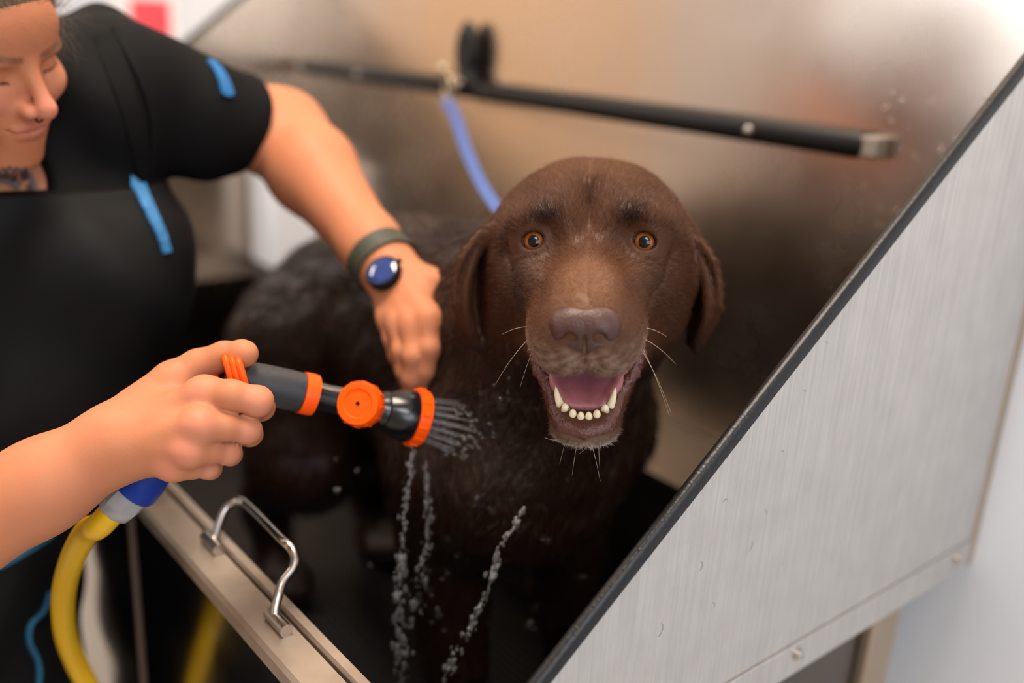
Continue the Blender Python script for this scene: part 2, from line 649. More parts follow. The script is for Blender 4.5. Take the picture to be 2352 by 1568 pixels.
# bottom flange of the near end panel with its bolts
fl = MB().box((XP - 0.003, YFO, FOLD - 0.034), (XP + 0.0012, YB, FOLD - 0.0022)).build('flange', M_OUTER, near, smooth=False, bevel=0.0008)
for (px, py) in ((1830, 1500), (2196, 1281), (1440, 1742)):
    q = at(px, py, 1.0) - CAM
    q = CAM + q * (XP + 0.0012) / q[0]
    b = MB().lathe(q, (1, 0, 0), [(0, 0.0062), (0.0012, 0.0062), (0.0014, 0.0046), (0.0042, 0.0042), (0.0052, 0.0028), (0.0054, 0)], 18)
    b.build('bolt', M_CHROME, near)
MB().box((XP - 0.004, YB - 0.004, FOLD - 0.034), (XP + 0.0014, YB + 0.008, ztop + 0.01)).build('back_seal', M_TAN, near, smooth=False, bevel=0.001)
# shelf ledge around the basin
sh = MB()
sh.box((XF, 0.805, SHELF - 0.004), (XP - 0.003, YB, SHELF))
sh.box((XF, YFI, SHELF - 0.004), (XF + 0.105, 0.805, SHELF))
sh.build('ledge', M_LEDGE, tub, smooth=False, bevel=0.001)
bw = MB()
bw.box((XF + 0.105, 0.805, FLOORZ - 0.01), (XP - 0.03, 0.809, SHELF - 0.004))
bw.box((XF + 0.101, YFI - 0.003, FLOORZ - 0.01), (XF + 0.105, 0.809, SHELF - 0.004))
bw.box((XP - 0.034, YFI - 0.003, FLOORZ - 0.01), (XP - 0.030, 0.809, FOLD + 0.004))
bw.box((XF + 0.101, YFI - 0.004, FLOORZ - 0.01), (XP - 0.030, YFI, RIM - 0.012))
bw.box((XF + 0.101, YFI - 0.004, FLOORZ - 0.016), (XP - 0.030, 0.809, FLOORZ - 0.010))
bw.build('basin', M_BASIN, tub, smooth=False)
# rounded worktop edge of the front: outer strip, groove, inner strip
r_o = MB().prism([(YFO, RIM - 0.014), (YFO, RIM - 0.003), (YFO + 0.003, RIM), (YFI - 0.0135, RIM), (YFI - 0.012, RIM - 0.003), (YFI - 0.012, RIM - 0.014)], XF, XP - 0.004)
r_o.build('front_rim', M_RIM, tub, smooth=False)
r_i = MB().prism([(YFI - 0.0095, RIM - 0.014), (YFI - 0.0095, RIM - 0.002), (YFI - 0.008, RIM + 0.001), (YFI - 0.001, RIM + 0.001), (YFI, RIM - 0.001), (YFI, RIM - 0.014)], XF, XP - 0.004)
r_i.build('inner_rim', M_RIM, tub, smooth=False)
gate = MB().box((-0.845, YFO + 0.004, 0.36), (XP - 0.006, YFO + 0.010, RIM - 0.013)).build('front_gate', M_MIRROR, tub, smooth=False, bevel=0.001)
MB().box((-0.851, YFO + 0.001, 0.36), (-0.845, YFO + 0.012, RIM - 0.013)).build('gate_edge', M_EDGE, gate, smooth=False)
MB().box((XF, YFO + 0.006, 0.56), (-0.851, YFO + 0.010, RIM - 0.013)).build('front_apron', M_MIRROR, tub, smooth=False)
# legs
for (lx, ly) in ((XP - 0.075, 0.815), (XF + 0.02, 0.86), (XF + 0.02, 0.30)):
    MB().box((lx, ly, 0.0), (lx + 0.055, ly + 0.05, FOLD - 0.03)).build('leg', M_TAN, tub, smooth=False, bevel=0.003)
# tether rail on the splash back
RZ, RY = 1.249, YB - 0.018
rail = MB()
xs = np.linspace(-1.79, -0.565, 3)
prof = [(0, 0), (0, 0.004), (0.003, 0.0085), (0.008, 0.0115)]
rail.tube([(-1.79, RY, RZ), (-1.785, RY, RZ), (-0.56, RY, RZ), (-0.552, RY, RZ)], [0.010, 0.0135, 0.0135, 0.010], 20, flat=((0, 1, 0), 0.55))
rail = rail.build('tether_rail', M_BLACK, tub)
rail['label'] = 'black tether rail screwed to the splash back'
for xx in (-1.803, -0.548):
    MB().box((xx - 0.008, RY - 0.004, RZ - 0.011), (xx + 0.014, YB, RZ + 0.011)).build('end_cap', M_GREYCAP, rail, smooth=False, bevel=0.003)
for pxx in (1720, 820):
    q = at(pxx, 152 + (pxx - 720) * 0.144, 1.0) - CAM
    q = CAM + q * (RY - 0.0075 - CAM[1]) / q[1]
    MB().lathe((q[0], RY - 0.0065, RZ), (0, -1, 0), [(0, 0.006), (0.003, 0.0055), (0.0042, 0.003), (0.0045, 0)], 16).build('bolt', M_CHROME, rail)
# folding handle on the gate
h0 = at(486, 1262, 0.812)
h1 = at(636, 1432, 0.712)
hz = RIM + 0.006
A_, E_ = np.array([h0[0], h0[1], hz]), np.array([h1[0], h1[1], hz])
pts = [A_ + [0, 0, -0.004], at(492, 1240, 0.814), at(507, 1190, 0.822), at(524, 1160, 0.826), at(548, 1149, 0.824), at(575, 1165, 0.812), at(645, 1235, 0.748), at(668, 1258, 0.738), at(678, 1280, 0.734),
       at(672, 1305, 0.730), at(650, 1335, 0.724), at(640, 1365, 0.718), at(632, 1400, 0.714), at(633, 1425, 0.712), E_ + [0, 0, -0.004]]
hd = MB().tube(spline(pts, 5), 0.0036, 14).build('grab_handle', M_CHROME, gate)
hd['label'] = 'bent chrome rod handle'
for c, s in ((A_, -1), (E_, 1)):
    b0 = np.array([c[0] - 0.012, c[1], RIM + 0.0045])
    b1 = np.array([c[0] + 0.016, c[1], RIM + 0.0045])
    MB().tube([b0, b1], 0.0052, 14).build('handle_socket', M_CHROME, hd)

# rubber mat, ridges along the bath
mm = MB()
y0, y1, x0, x1 = YFI + 0.006, 0.757, XF + 0.12, XP - 0.045
mm.box((x0, y0, FLOORZ - 0.010), (x1, y1, FLOORZ - 0.002))
mat_o = empty('rubber_mat', ((x0 + x1) / 2, (y0 + y1) / 2, FLOORZ - 0.01), 'black ribbed rubber mat lying on the floor of the bath', 'mat')
mm.build('mat_sheet', M_RUBBER, mat_o, smooth=False, bevel=0.001)
n = 46
for i in range(n):
    yy = y0 + 0.004 + (y1 - y0 - 0.008) * i / (n - 1)
    MB().box((x0 + 0.004, yy - 0.0022, FLOORZ - 0.002), (x1 - 0.004, yy + 0.0022, FLOORZ)).build('rib', M_RUBBER, mat_o, smooth=False)

# white canister in the far corner of the ledge
M_JUG = mat('white_jug_plastic', srgb(222, 226, 236), 0.35, noise=(10, 0.15, srgb(206, 212, 226)))
cx, cy = XF + 0.062, 0.885
jug = empty('shampoo_canister', (cx, cy, SHELF), 'white plastic canister standing on the far corner ledge behind the dog', 'canister')
w_, d_ = 0.05, 0.055
b = MB().box((cx - w_, cy - d_, SHELF), (cx + w_, cy + d_, SHELF + 0.20)).build('body', M_JUG, jug, bevel=0.012)
b.modifiers['bevel'].segments = 4
MB().lathe((cx, cy, SHELF + 0.199), (0, 0, 1), [(0, 0.034), (0.012, 0.022), (0.018, 0.020), (0.020, 0.020)], 20).build('shoulder', M_JUG, jug)
MB().lathe((cx, cy, SHELF + 0.218), (0, 0, 1), [(0, 0.022), (0.018, 0.022), (0.020, 0.019)], 20).build('cap', M_JUG, jug)

# ------------------------------------------------------------------ the dog
rng = np.random.default_rng(7)
HO = at(1352, 558, 0.69)                      # between the eyes
_f = np.array([CAM[0] - HO[0], CAM[1] - HO[1], 0.0])
_f /= np.linalg.norm(_f)
HP = R(-3.0)                                   # nose a little below level
HY = R(-1.0)
H_Y = _f * math.cos(HP) + np.array([0, 0, math.sin(HP)])
H_X = np.cross(H_Y, [0, 0, 1.0])
H_X /= np.linalg.norm(H_X)
H_Z = np.cross(H_X, H_Y)
# the dog's own left is on the picture's right; x grows to the picture's right
H_X = -H_X if H_X @ C_R < 0 else H_X
H_Z = H_Z if H_Z[2] > 0 else -H_Z
_c, _s = math.cos(R(4.0)), math.sin(R(4.0))  # tilt of the head
H_X, H_Z = _c * H_X + _s * H_Z, -_s * H_X + _c * H_Z
HM = np.stack([H_X, H_Y, H_Z], 1)
CMS = 0.01


def hloc(p):
    return ((p - HO.astype(np.float32)) @ HM.astype(np.float32)) / np.float32(CMS)


def hw(q):
    return HO + (np.asarray(q, float) * CMS) @ HM.T


EYE = np.array([3.95, -0.35, 0.0])
EYE_R = 1.12


def head_sdf(q):
    """skull, muzzle, jaw and ears in the head's own centimetres"""
    x, y, z = q[:, 0], q[:, 1], q[:, 2]
    s = q.copy()
    s[:, 0] = np.abs(x)
    d = ell(s, (0, -6.4, -0.6), (6.75, 7.2, 5.0))                       # brain case
    d = smin(d, ell(s, (2.4, -2.4, 1.2), (3.4, 3.6, 2.1)), 2.2)        # forehead
    d = smin(d, ell(s, (3.6, -0.6, 1.55), (2.0, 1.7, 0.95)), 1.2)      # brow ridge
    d = smin(d, ell(s, (4.3, -5.0, -3.6), (2.9, 4.6, 4.6)), 2.6)       # cheek
    d = smin(d, ell(s, (3.4, 0.3, -2.4), (2.3, 2.4, 1.9)), 1.8)        # under the eye
    mz = cone(s, (0, -0.5, -1.9), (0, 8.3, -3.0), 2.9, 2.3)            # bridge of the muzzle
    mz = smin(mz, ell(s, (1.0, 3.2, -1.9), (1.7, 5.0, 1.5)), 1.2)
    mz = smin(mz, ell(s, (1.65, 6.9, -4.45), (2.1, 3.5, 2.3)), 1.4)   # flews
    mz = smin(mz, ell(s, (2.35, 3.2, -4.8), (1.8, 4.2, 2.2)), 1.4)
    mz = smin(mz, ell(s, (1.2, 8.9, -5.1), (1.6, 1.3, 1.3)), 0.8)     # front lip pads
    d = smin(d, mz, 2.2)
    # furrow up the forehead, hollow between eye and muzzle
    d = smax(d, -ell(s, (0, -0.2, 2.6), (0.5, 2.6, 1.3)), 2.4)
    d = smax(d, -ell(s, (2.9, 3.0, 0.9), (1.3, 2.4, 1.3)), 1.6)
    d = smax(d, -cone(s, (6.1, -1.3, -1.3), (4.5, 1.5, -3.7), 0.45, 0.5), 1.5)
    # eye: lids over the ball, then the opening
    lid = length(s - np.array(EYE, np.float32)) - (EYE_R + 0.22)
    d = smin(d, lid, 0.9)
    e = s - np.array(EYE, np.float32)
    op = np.sqrt((e[:, 0] / 0.82) ** 2 + ((e[:, 2] - 0.05 - 0.30 * e[:, 1] + 0.12 * e[:, 0]) / 0.68) ** 2)
    hole = np.maximum((op - 1) * 0.70, -(e[:, 1] - 0.05))
    d = smax(d, -hole, 0.22)
    # septum line below the nose and lip split
    d = smax(d, -strap(s, (0, 10.8, -4.4), (0, 10.1, -6.6), (0, 1, 0), 0.4, 0.4, 0.05), 0.3)
    # mouth roof is cut flat-ish
    roof = ell(s, (0, 3.0, -7.4), (2.75, 7.6, 1.7))
    d = smax(d, -roof, 0.6)
    # lower jaw
    j = cone(s, (3.5, -1.8, -6.6), (1.35, 7.0, -11.0), 1.5, 0.9)
    j = smin(j, ell(s, (0.0, 7.5, -11.1), (2.05, 1.45, 1.15)), 0.9)
    j = smin(j, strap(s, (0, -1.5, -8.2), (0, 6.6, -11.6), (1, 0, 0), 2.6, 1.7, 0.7), 1.0)
    lip = chain(s, [(2.35, 4.8, -9.3), (2.1, 6.7, -10.1), (1.4, 8.2, -10.6), (0, 8.8, -10.75)], [0.34, 0.36, 0.42, 0.45], 0.2)
    j = smin(j, lip, 0.5)
    gum = chain(s, [(1.65, 6.5, -10.0), (1.1, 7.65, -10.2), (0, 8.0, -10.3)], [0.45, 0.42, 0.42], 0.2)
    j = smin(j, gum, 0.25)
    d = smin(d, j, 0.6)
    # skin of the mouth corners
    cr = chain(s, [(3.45, 2.6, -5.7), (3.75, 3.5, -7.0), (3.35, 4.2, -8.3), (2.55, 5.0, -9.3)], [0.42, 0.42, 0.40, 0.34], 0.3)
    cr = smin(cr, chain(s, [(3.5, 3.0, -6.2), (3.45, 3.9, -7.6), (2.9, 4.6, -8.7)], [0.35, 0.36, 0.34], 0.2), 0.25)
    cr = cr + (0.07 * np.sin(s[:, 2] * 9 + s[:, 0] * 4) * np.sin(s[:, 1] * 8 + s[:, 2] * 5)).astype(np.float32)
    d = smin(d, cr, 0.5)
    d = smin(d, ell(s, (3.0, 0.2, -7.0), (1.25, 3.0, 2.6)), 1.0)
    # throat
    d = smin(d, cone(s, (0, -4.5, -7.5), (0, 1.5, -10.2), 4.6, 2.0), 1.6)
    d = smax(d, -ell(s, (0, 3.6, -8.0), (2.35, 3.6, 1.35)), 0.4)
    return d


EAR = [(6.0, -8.0, 0.3), (7.9, -7.4, -0.8), (9.3, -6.8, -3.1), (9.7, -6.1, -6.2), (8.9, -5.4, -9.7)]
EARW = [2.4, 3.2, 3.8, 3.4, 1.3]
EAR_P = spline(EAR, 4)
EAR_W = np.interp(np.linspace(0, 4, len(EAR_P)), range(5), EARW)
EAR_ROLL = spline([(6.8, -4.9, 0.0), (8.4, -4.3, -1.3), (9.4, -3.5, -3.7), (9.6, -3.2, -6.4), (9.0, -4.4, -9.7)], 4)
EAR_FOLD = spline([(6.9, -4.7, -1.0), (8.0, -4.0, -2.7), (8.4, -3.8, -4.2), (7.7, -4.6, -5.6)], 4)


def ear_sdf(q):
    s = q.copy()
    right = s[:, 0] > 0
    s[:, 0] = np.abs(s[:, 0])
    s[:, 0] -= np.where(right, -0.55, 0.0).astype(np.float32)
    out = np.full(len(s), 3.0, np.float32)
    k = s[:, 0] > 3.5
    if not k.any():
        return out
    s, right = s[k], right[k]
    d = None
    for i in range(len(EAR_P) - 1):
        e = strap(s, EAR_P[i], EAR_P[i + 1], (0.22, 1, 0.0), EAR_W[i], EAR_W[i + 1], 0.26)
        d = e if d is None else np.minimum(d, e)
    # rolled front edge
    d = smin(d, chain(s, EAR_ROLL, [0.33] * len(EAR_ROLL)), 0.5)
    d = smin(d, np.where(right, chain(s, EAR_FOLD, [0.36] * len(EAR_FOLD)), 9.0), 0.5)
    out[k] = d
    return out


FZ = FLOORZ
W3 = lambda *v: np.array(v, np.float32)
NK0 = hw((0, -8.0, -4.2))
NK1 = np.array([-0.72, 0.585, 1.03])


def body_sdf(p):
    d = ell(p, (-0.735, 0.588, 1.000), (0.185, 0.112, 0.142))
    d = smin(d, ell(p, (-0.86, 0.605, 1.008), (0.19, 0.112, 0.128)), 0.06)
    d = smin(d, ell(p, (-0.985, 0.612, 0.992), (0.14, 0.106, 0.118)), 0.06)
    d = smin(d, cone(p, NK0, NK1, 0.074, 0.112), 0.06)
    d = smin(d, cone(p, hw((0, -6.5, -7.5)), (-0.62, 0.53, 0.99), 0.055, 0.085), 0.06)   # throat to breast
    d = smin(d, ell(p, (-0.615, 0.528, 0.960), (0.085, 0.085, 0.085)), 0.05)            # breast bone
    legs = None
    for side, yy in ((-1, 0.508), (1, 0.668)):
        sh = ell(p, (-0.69, yy + 0.015 * -side, 1.00), (0.085, 0.050, 0.125))
        d = smin(d, sh, 0.05)
        fl = chain(p, [(-0.655, yy + 0.004 * side, 0.955), (-0.685, yy, 0.87), (-0.665, yy, 0.725), (-0.655, yy, 0.655), (-0.628, yy, FZ + 0.026)],
                   [0.060, 0.047, 0.031, 0.028, 0.028], 0.02)
        fl = smin(fl, ell(p, (-0.612, yy, FZ + 0.022), (0.042, 0.033, 0.024)), 0.02)
        th = cone(p, (-1.01, yy + 0.02 * -side, 0.96), (-0.985, yy, 0.84), 0.098, 0.070)
        hl = chain(p, [(-0.985, yy, 0.83), (-1.085, yy, 0.735), (-1.10, yy, 0.70), (-1.075, yy, FZ + 0.025)], [0.062, 0.034, 0.028, 0.026], 0.02)
        hl = smin(hl, ell(p, (-1.05, yy, FZ + 0.022), (0.046, 0.033, 0.024)), 0.02)
        d = smin(d, fl, 0.05)
        d = smin(d, th, 0.05)
        d = smin(d, hl, 0.04)
    tail = chain(p, [(-1.10, 0.615, 1.03), (-1.18, 0.625, 0.98), (-1.24, 0.63, 0.89), (-1.26, 0.63, 0.79)], [0.036, 0.032, 0.027, 0.018], 0.01)
    d = smin(d, tail, 0.03)
    # wet clumps
    w = 0
    for i, (kx, ky, kz, am) in enumerate(((61, 47, -23, 1.0), (-38, 71, 35, 0.9), (97, -66, 41, 0.7), (-120, 30, 83, 0.55), (52, 133, -60, 0.5))):
        w = w + am * np.sin(kx * p[:, 0] + ky * p[:, 1] + kz * p[:, 2] + 1.7 * i + 1.6 * np.sin(23 * p[:, (i + 1) % 3] + i))
    w = 0.0011 * w
    return d + w.astype(np.float32)


def dog_sdf(p):
    q = hloc(p)
    h = head_sdf(q) * CMS
    d = smin(body_sdf(p), h, 0.030)
    d = smin(d, ear_sdf(q) * CMS, 0.008)
    return d


def sstep(a, b, v):
    t = np.clip((v - a) / (b - a), 0, 1)
    return t * t * (3 - 2 * t)


BROWN = np.array([0.067, 0.0255, 0.0120])
DARK = np.array([0.0150, 0.0072, 0.0046])
TAN = np.array([0.155, 0.066, 0.029])
GREY = np.array([0.24, 0.165, 0.120])
WHITE = np.array([0.62, 0.53, 0.45])
LIP = np.array([0.090, 0.026, 0.019])
MOUTH = np.array([0.130, 0.030, 0.028])


def regions(V):
    q = (np.asarray(V) - HO) @ HM / CMS
    ax = np.abs(q[:, 0])
    y, z = q[:, 1], q[:, 2]
    s = np.stack([ax, y, z], 1).astype(np.float32)
    cr = np.minimum(chain(s, [(3.45, 2.6, -5.7), (3.75, 3.5, -7.0), (3.35, 4.2, -8.3), (2.55, 5.0, -9.3)], [0.5] * 4), 9)
    lip = chain(s, [(2.35, 4.8, -9.3), (2.1, 6.7, -10.1), (1.4, 8.2, -10.6), (0, 8.8, -10.75)], [0.5] * 4)
    inner = ell(s, (0, 4.0, -8.0), (3.1, 5.2, 2.25))
    ms = np.clip(np.maximum.reduce([sstep(0.22, 0.0, cr) * (z < -5.9), sstep(0.10, -0.08, lip), sstep(0.25, -0.1, inner)]), 0, 1)
    eye = length(s - np.array(EYE, np.float32))
    es = sstep(1.62, 1.36, eye) * (y > 0.1)
    return q, ax, y, z, ms, es, cr, lip


def dog_pigment(V, jitter=None):
    q, ax, y, z, ms, es, cr, lip = regions(V)
    c = np.tile(BROWN, (len(q), 1))

    def mixc(col, f):
        nonlocal c
        c = c * (1 - f[:, None]) + col * f[:, None]

    head = sstep(-11, -7.5, y) * np.maximum(sstep(-10.5, -7.0, z), (y > 2.5) * 1.0)
    mixc(DARK, 0.85 * (1 - head))                                            # soaked coat, with throat and chest shade put into its colour
    mixc(TAN, 0.55 * sstep(2.0, 5.5, y) * sstep(-3.6, -1.6, z) * sstep(3.0, 1.0, ax))   # bridge of the muzzle
    mixc(TAN, 0.35 * sstep(3.2, 4.6, z) * head)
    mixc(DARK * 0.5, 0.85 * np.exp(-((ax - 3.0) / 1.0) ** 2 - ((z - 2.25) / 0.7) ** 2) * sstep(-5.0, -2.5, y))   # dark spot over each eye: brow shade put into the coat
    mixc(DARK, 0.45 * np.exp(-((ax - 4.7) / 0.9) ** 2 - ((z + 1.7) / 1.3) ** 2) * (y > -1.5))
    mott = 0.55 + 0.45 * np.sin(q[:, 0] * 5.1 + 2 * np.sin(z * 3.3)) * np.sin(z * 5.7 + y * 3.9)
    mixc(GREY, 0.95 * mott * sstep(4.0, 8.0, y) * sstep(-3.2, -5.4, z) * (z > -7.5))
    mixc(GREY, 0.6 * sstep(-10.6, -11.4, z) * sstep(4.0, 6.0, y) * (z < -9.5))
    mixc(WHITE, 0.7 * sstep(-11.3, -11.9, z) * sstep(5.0, 6.8, y) * (z < -9.5))
    mixc(LIP, ms)
    mixc(MOUTH, ms * sstep(-7.6, -9.0, z) * 0.2)
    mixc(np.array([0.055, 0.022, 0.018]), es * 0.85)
    return c


M_COAT = mat('chocolate_coat_skin', (0.1, 0.04, 0.02, 1), 0.45, spec=0.22, attr='pigment', bump=(420, 0.25, 0.0012))
M_FUR = mat('chocolate_fur', (0.1, 0.04, 0.02, 1), 0.5, spec=0.22, attr='pigment')
M_WET = mat('soaked_coat', (0.03, 0.015, 0.01, 1), 0.22, spec=0.5, attr='pigment', noise=(26, 0.5, (0.010, 0.005, 0.0035, 1)), bump=(150, 0.7, 0.004, (1.0, 1.0, 0.35)))
M_WETFUR = mat('soaked_fur', (0.03, 0.015, 0.01, 1), 0.28, spec=0.35, attr='pigment')
M_LIP = mat('wet_lip', (0.1, 0.03, 0.02, 1), 0.20, spec=0.6, attr='pigment', noise=(260, 0.5, (0.045, 0.014, 0.011, 1)), bump=(330, 0.6, 0.002))
M_NOSE = mat("liver_nose_leather", srgb(66, 42, 36), 0.36, spec=0.38, noise=(120, 0.5, srgb(70, 48, 46)), bump=(520, 0.45, 0.0008))
M_TONGUE = mat('pink_tongue', srgb(188, 104, 118), 0.36, spec=0.5, sss=0.2, attr='pigment', noise=(160, 0.2, srgb(140, 74, 92)), bump=(900, 0.25, 0.0006))
M_TOOTH = mat("ivory_tooth", srgb(222, 208, 176), 0.22, spec=0.5, sss=0.1, noise=(220, 0.3, srgb(220, 200, 160)))
M_IRIS = mat('amber_iris', srgb(150, 84, 26), 0.22, coat=1.0, noise=(900, 0.6, srgb(96, 48, 14)))
M_IRISRIM = mat('dark_iris_rim', srgb(60, 30, 14), 0.2, coat=1.0)
M_PUPIL = mat('black_pupil', (0.002, 0.002, 0.003, 1), 0.05, spec=0.3, coat=0.25)
M_SCLERA = mat('eyeball_white', srgb(120, 84, 70), 0.15, coat=1.0)
M_WHISK = mat('pale_whisker', srgb(214, 190, 160), 0.4)

dog = empty('dog', (-0.9, 0.58, FZ), 'wet chocolate brown labrador standing in the bath with its mouth open', 'dog')
clip_h = HO + H_Y * -0.135
# fine head, coarse body, cut along one plane behind the skull
head_lo, head_hi = [], []
cs = np.array([hw((sx * 11.3, sy, sz)) for sx in (-1, 1) for sy in (-13.5, 11.5) for sz in (-13.2, 5.3)])
lo, hi = cs.min(0), cs.max(0)


def head_region(P):
    q = (P - HO) @ HM / CMS
    return (q[:, 1] > -11.5) & (np.abs(q[:, 0]) < 11.2) & (q[:, 2] > -12.9) & (q[:, 2] < 5.2)


def cut(V, F, keep):
    k = keep[F].all(1)
    F = F[k]
    used = np.zeros(len(V), bool)
    used[F.ravel()] = True
    ren = np.cumsum(used) - 1
    return V[used], ren[F]


def head_box(p):
    q = hloc(p)
    b = np.maximum.reduce([-(q[:, 1] + 13.0), np.abs(q[:, 0]) - 11.4, -(q[:, 2] + 13.3), q[:, 2] - 5.4]) * CMS
    out = np.full(len(p), 0.2, np.float32)
    k = b <= 0.012
    if k.any():
        out[k] = dog_sdf(p[k])
    return out


Vh, Fh = sdf_mesh(head_box, lo, hi, DOG_H if 'DOG_H' in globals() else 0.0014)
Vh, Fh = cut(Vh, Fh, head_region(Vh))
Vb, Fb = sdf_mesh(dog_sdf, (-1.47, 0.40, FZ - 0.01), (-0.40, 0.76, 1.27), 0.0045)
inh = head_region(Vb)
qb = (Vb - HO) @ HM / CMS
deep = (qb[:, 1] > -10.9) & (np.abs(qb[:, 0]) < 10.8) & (qb[:, 2] > -12.4)
Vb, Fb = cut(Vb, Fb, ~deep)
V, F = merge([(Vh, Fh), (Vb, Fb)])
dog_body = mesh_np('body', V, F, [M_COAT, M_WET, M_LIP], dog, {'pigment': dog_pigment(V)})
qf = (V[F].mean(1) - HO) @ HM / CMS
wet = ((qf[:, 1] < -9.5) | ((qf[:, 2] < -8.5) & (qf[:, 1] < 2.0))).astype(np.int32)
wet[regions(V[F].mean(1))[4] > 0.35] = 2
dog_body.data.polygons.foreach_set('material_index', wet)


# eyes
def cap_mesh(c, ax, r, a0, a1, seg=40, rings=10):
    ax = np.asarray(ax, float) / np.linalg.norm(ax)
    u = np.cross(ax, [0, 0, 1.0])
    u /= np.linalg.norm(u)
    w = np.cross(u, ax)
    m = MB()
    Vv, Ff = [], []
    for i in range(rings + 1):
        a = a0 + (a1 - a0) * i / rings
        for j in range(seg):
            t = 2 * math.pi * j / seg
            Vv.append(c + r * (math.cos(a) * ax + math.sin(a) * (math.cos(t) * u + math.sin(t) * w)))
    Ff = [(i * seg + j, (i + 1) * seg + j, (i + 1) * seg + (j + 1) % seg, i * seg + (j + 1) % seg) for i in range(rings) for j in range(seg)]
    return m.add(Vv, Ff)


for sx in (-1, 1):
    c = hw((sx * EYE[0], EYE[1], EYE[2]))
    g = CAM - c
    g = g / np.linalg.norm(g)
    g = g + 0.03 * sx * H_X + 0.02 * H_Z
    ball = cap_mesh(c, g, EYE_R * CMS, 0.0, math.pi, 40, 24).build('eye', M_SCLERA, dog)
    cap_mesh(c, g, EYE_R * CMS + 0.00012, 0.0, R(40), 48, 8).build('iris_rim', M_IRISRIM, ball)
    cap_mesh(c, g, EYE_R * CMS + 0.00022, 0.0, R(36), 48, 8).build('iris', M_IRIS, ball)
    cap_mesh(c, g, EYE_R * CMS + 0.00034, 0.0, R(22), 48, 8).build('pupil', M_PUPIL, ball)


# nose
def nose_sdf(p):
    q = hloc(p)
    s = q.copy()
    s[:, 0] = np.abs(s[:, 0])
    d = ell(s, (0, 9.4, -2.75), (2.1, 1.35, 1.35))
    d = smin(d, ell(s, (1.1, 9.5, -2.95), (1.0, 1.15, 0.95)), 0.9)
    d = smin(d, ell(s, (0, 9.7, -3.75), (1.6, 0.8, 1.2)), 0.8)
    d = smax(d, -ell(s, (0.92, 10.85, -3.25), (0.40, 0.9, 0.36)), 0.3)
    d = smax(d, -cone(s, (1.0, 10.8, -3.38), (1.85, 10.0, -3.62), 0.20, 0.10), 0.2)
    d = smax(d, -strap(s, (0, 11.0, -3.3), (0, 10.3, -5.1), (0, 1, 0), 0.42, 0.42, 0.05), 0.3)
    return d * CMS


nlo, nhi = hw((0, 9.7, -3.1)) - 0.034, hw((0, 9.7, -3.1)) + 0.034
sdf_obj('nose', nose_sdf, nlo, nhi, 0.0006, M_NOSE, dog)


# tongue
def tongue_sdf(p):
    q = hloc(p)
    s = q.copy()
    s[:, 0] = np.abs(s[:, 0])
    d = strap(s, (0, -1.5, -7.1), (0, 3.6, -8.55), (1, 0, 0), 2.5, 2.85, 0.55)
    d = smin(d, strap(s, (0, 3.6, -8.6), (0, 6.6, -9.85), (1, 0, 0), 2.5, 1.4, 0.42), 0.5)
    # raised rims and drooping sides
    d = smin(d, chain(s, [(2.4, 0.5, -7.3), (2.55, 3.6, -8.1), (2.2, 5.0, -8.9), (1.35, 6.5, -9.6)], [0.5, 0.48, 0.40, 0.3]), 0.35)
    d = smin(d, strap(s, (2.65, 2.8, -7.7), (2.95, 4.2, -9.2), (0.2, 1, 0.1), 1.2, 0.9, 0.22), 0.3)
    # groove down the middle
    d = smax(d, -strap(s, (0, -1.0, -6.4), (0, 6.3, -9.0), (1, 0, 0), 0.16, 0.12, 0.1), 0.7)
    return d * CMS


tl = np.array([hw((a, b, c)) for a in (-3.6, 3.6) for b in (-2.5, 7.8) for c in (-10.6, -6.2)])


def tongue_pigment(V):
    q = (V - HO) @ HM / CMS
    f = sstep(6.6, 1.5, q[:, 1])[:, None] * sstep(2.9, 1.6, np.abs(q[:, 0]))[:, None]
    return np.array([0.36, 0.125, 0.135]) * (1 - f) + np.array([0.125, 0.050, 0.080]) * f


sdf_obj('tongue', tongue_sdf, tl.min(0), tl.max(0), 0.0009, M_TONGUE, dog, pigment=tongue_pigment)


# teeth
def tooth(base, tip, r, bend, flat=1.0, n=8, pw_=2.2):
    base, tip, bend = (np.asarray(v, float) for v in (base, tip, bend))
    P, Rr = [], []
    for i in range(n + 1):
        t = i / n
        P.append(hw(base * (1 - t) + tip * t + bend * 4 * t * (1 - t)))
        Rr.append(CMS * r * (math.sqrt(max(1 - t ** pw_, 0.0)) * (0.86 + 0.14 * math.cos(t * 3)) + 0.03))
    MB().tube(P, Rr, 14, flat=(H_X, flat)).build('tooth', M_TOOTH, dog)


for sx in (-1, 1):
    tooth((sx * 1.48, 6.7, -10.2), (sx * 2.02, 6.85, -8.25), 0.34, (sx * 0.10, 0.12, 0), 0.9)
    for bx, by, r, h in ((0.26, 8.05, 0.27, 0.55), (0.79, 7.82, 0.30, 0.62), (1.32, 7.3, 0.34, 0.80)):
        tooth((sx * bx, by, -10.05), (sx * bx * 1.04, by + 0.1, -10.05 + h), r, (0, 0.05, 0), 1.0, 8, 3.6)
    for bx, by, bz, h in ((3.0, 3.0, -6.0, -0.9), (2.9, 1.8, -6.0, -1.0)):
        tooth((sx * bx, by, bz), (sx * bx, by, bz + h), 0.4, (0, 0, 0))

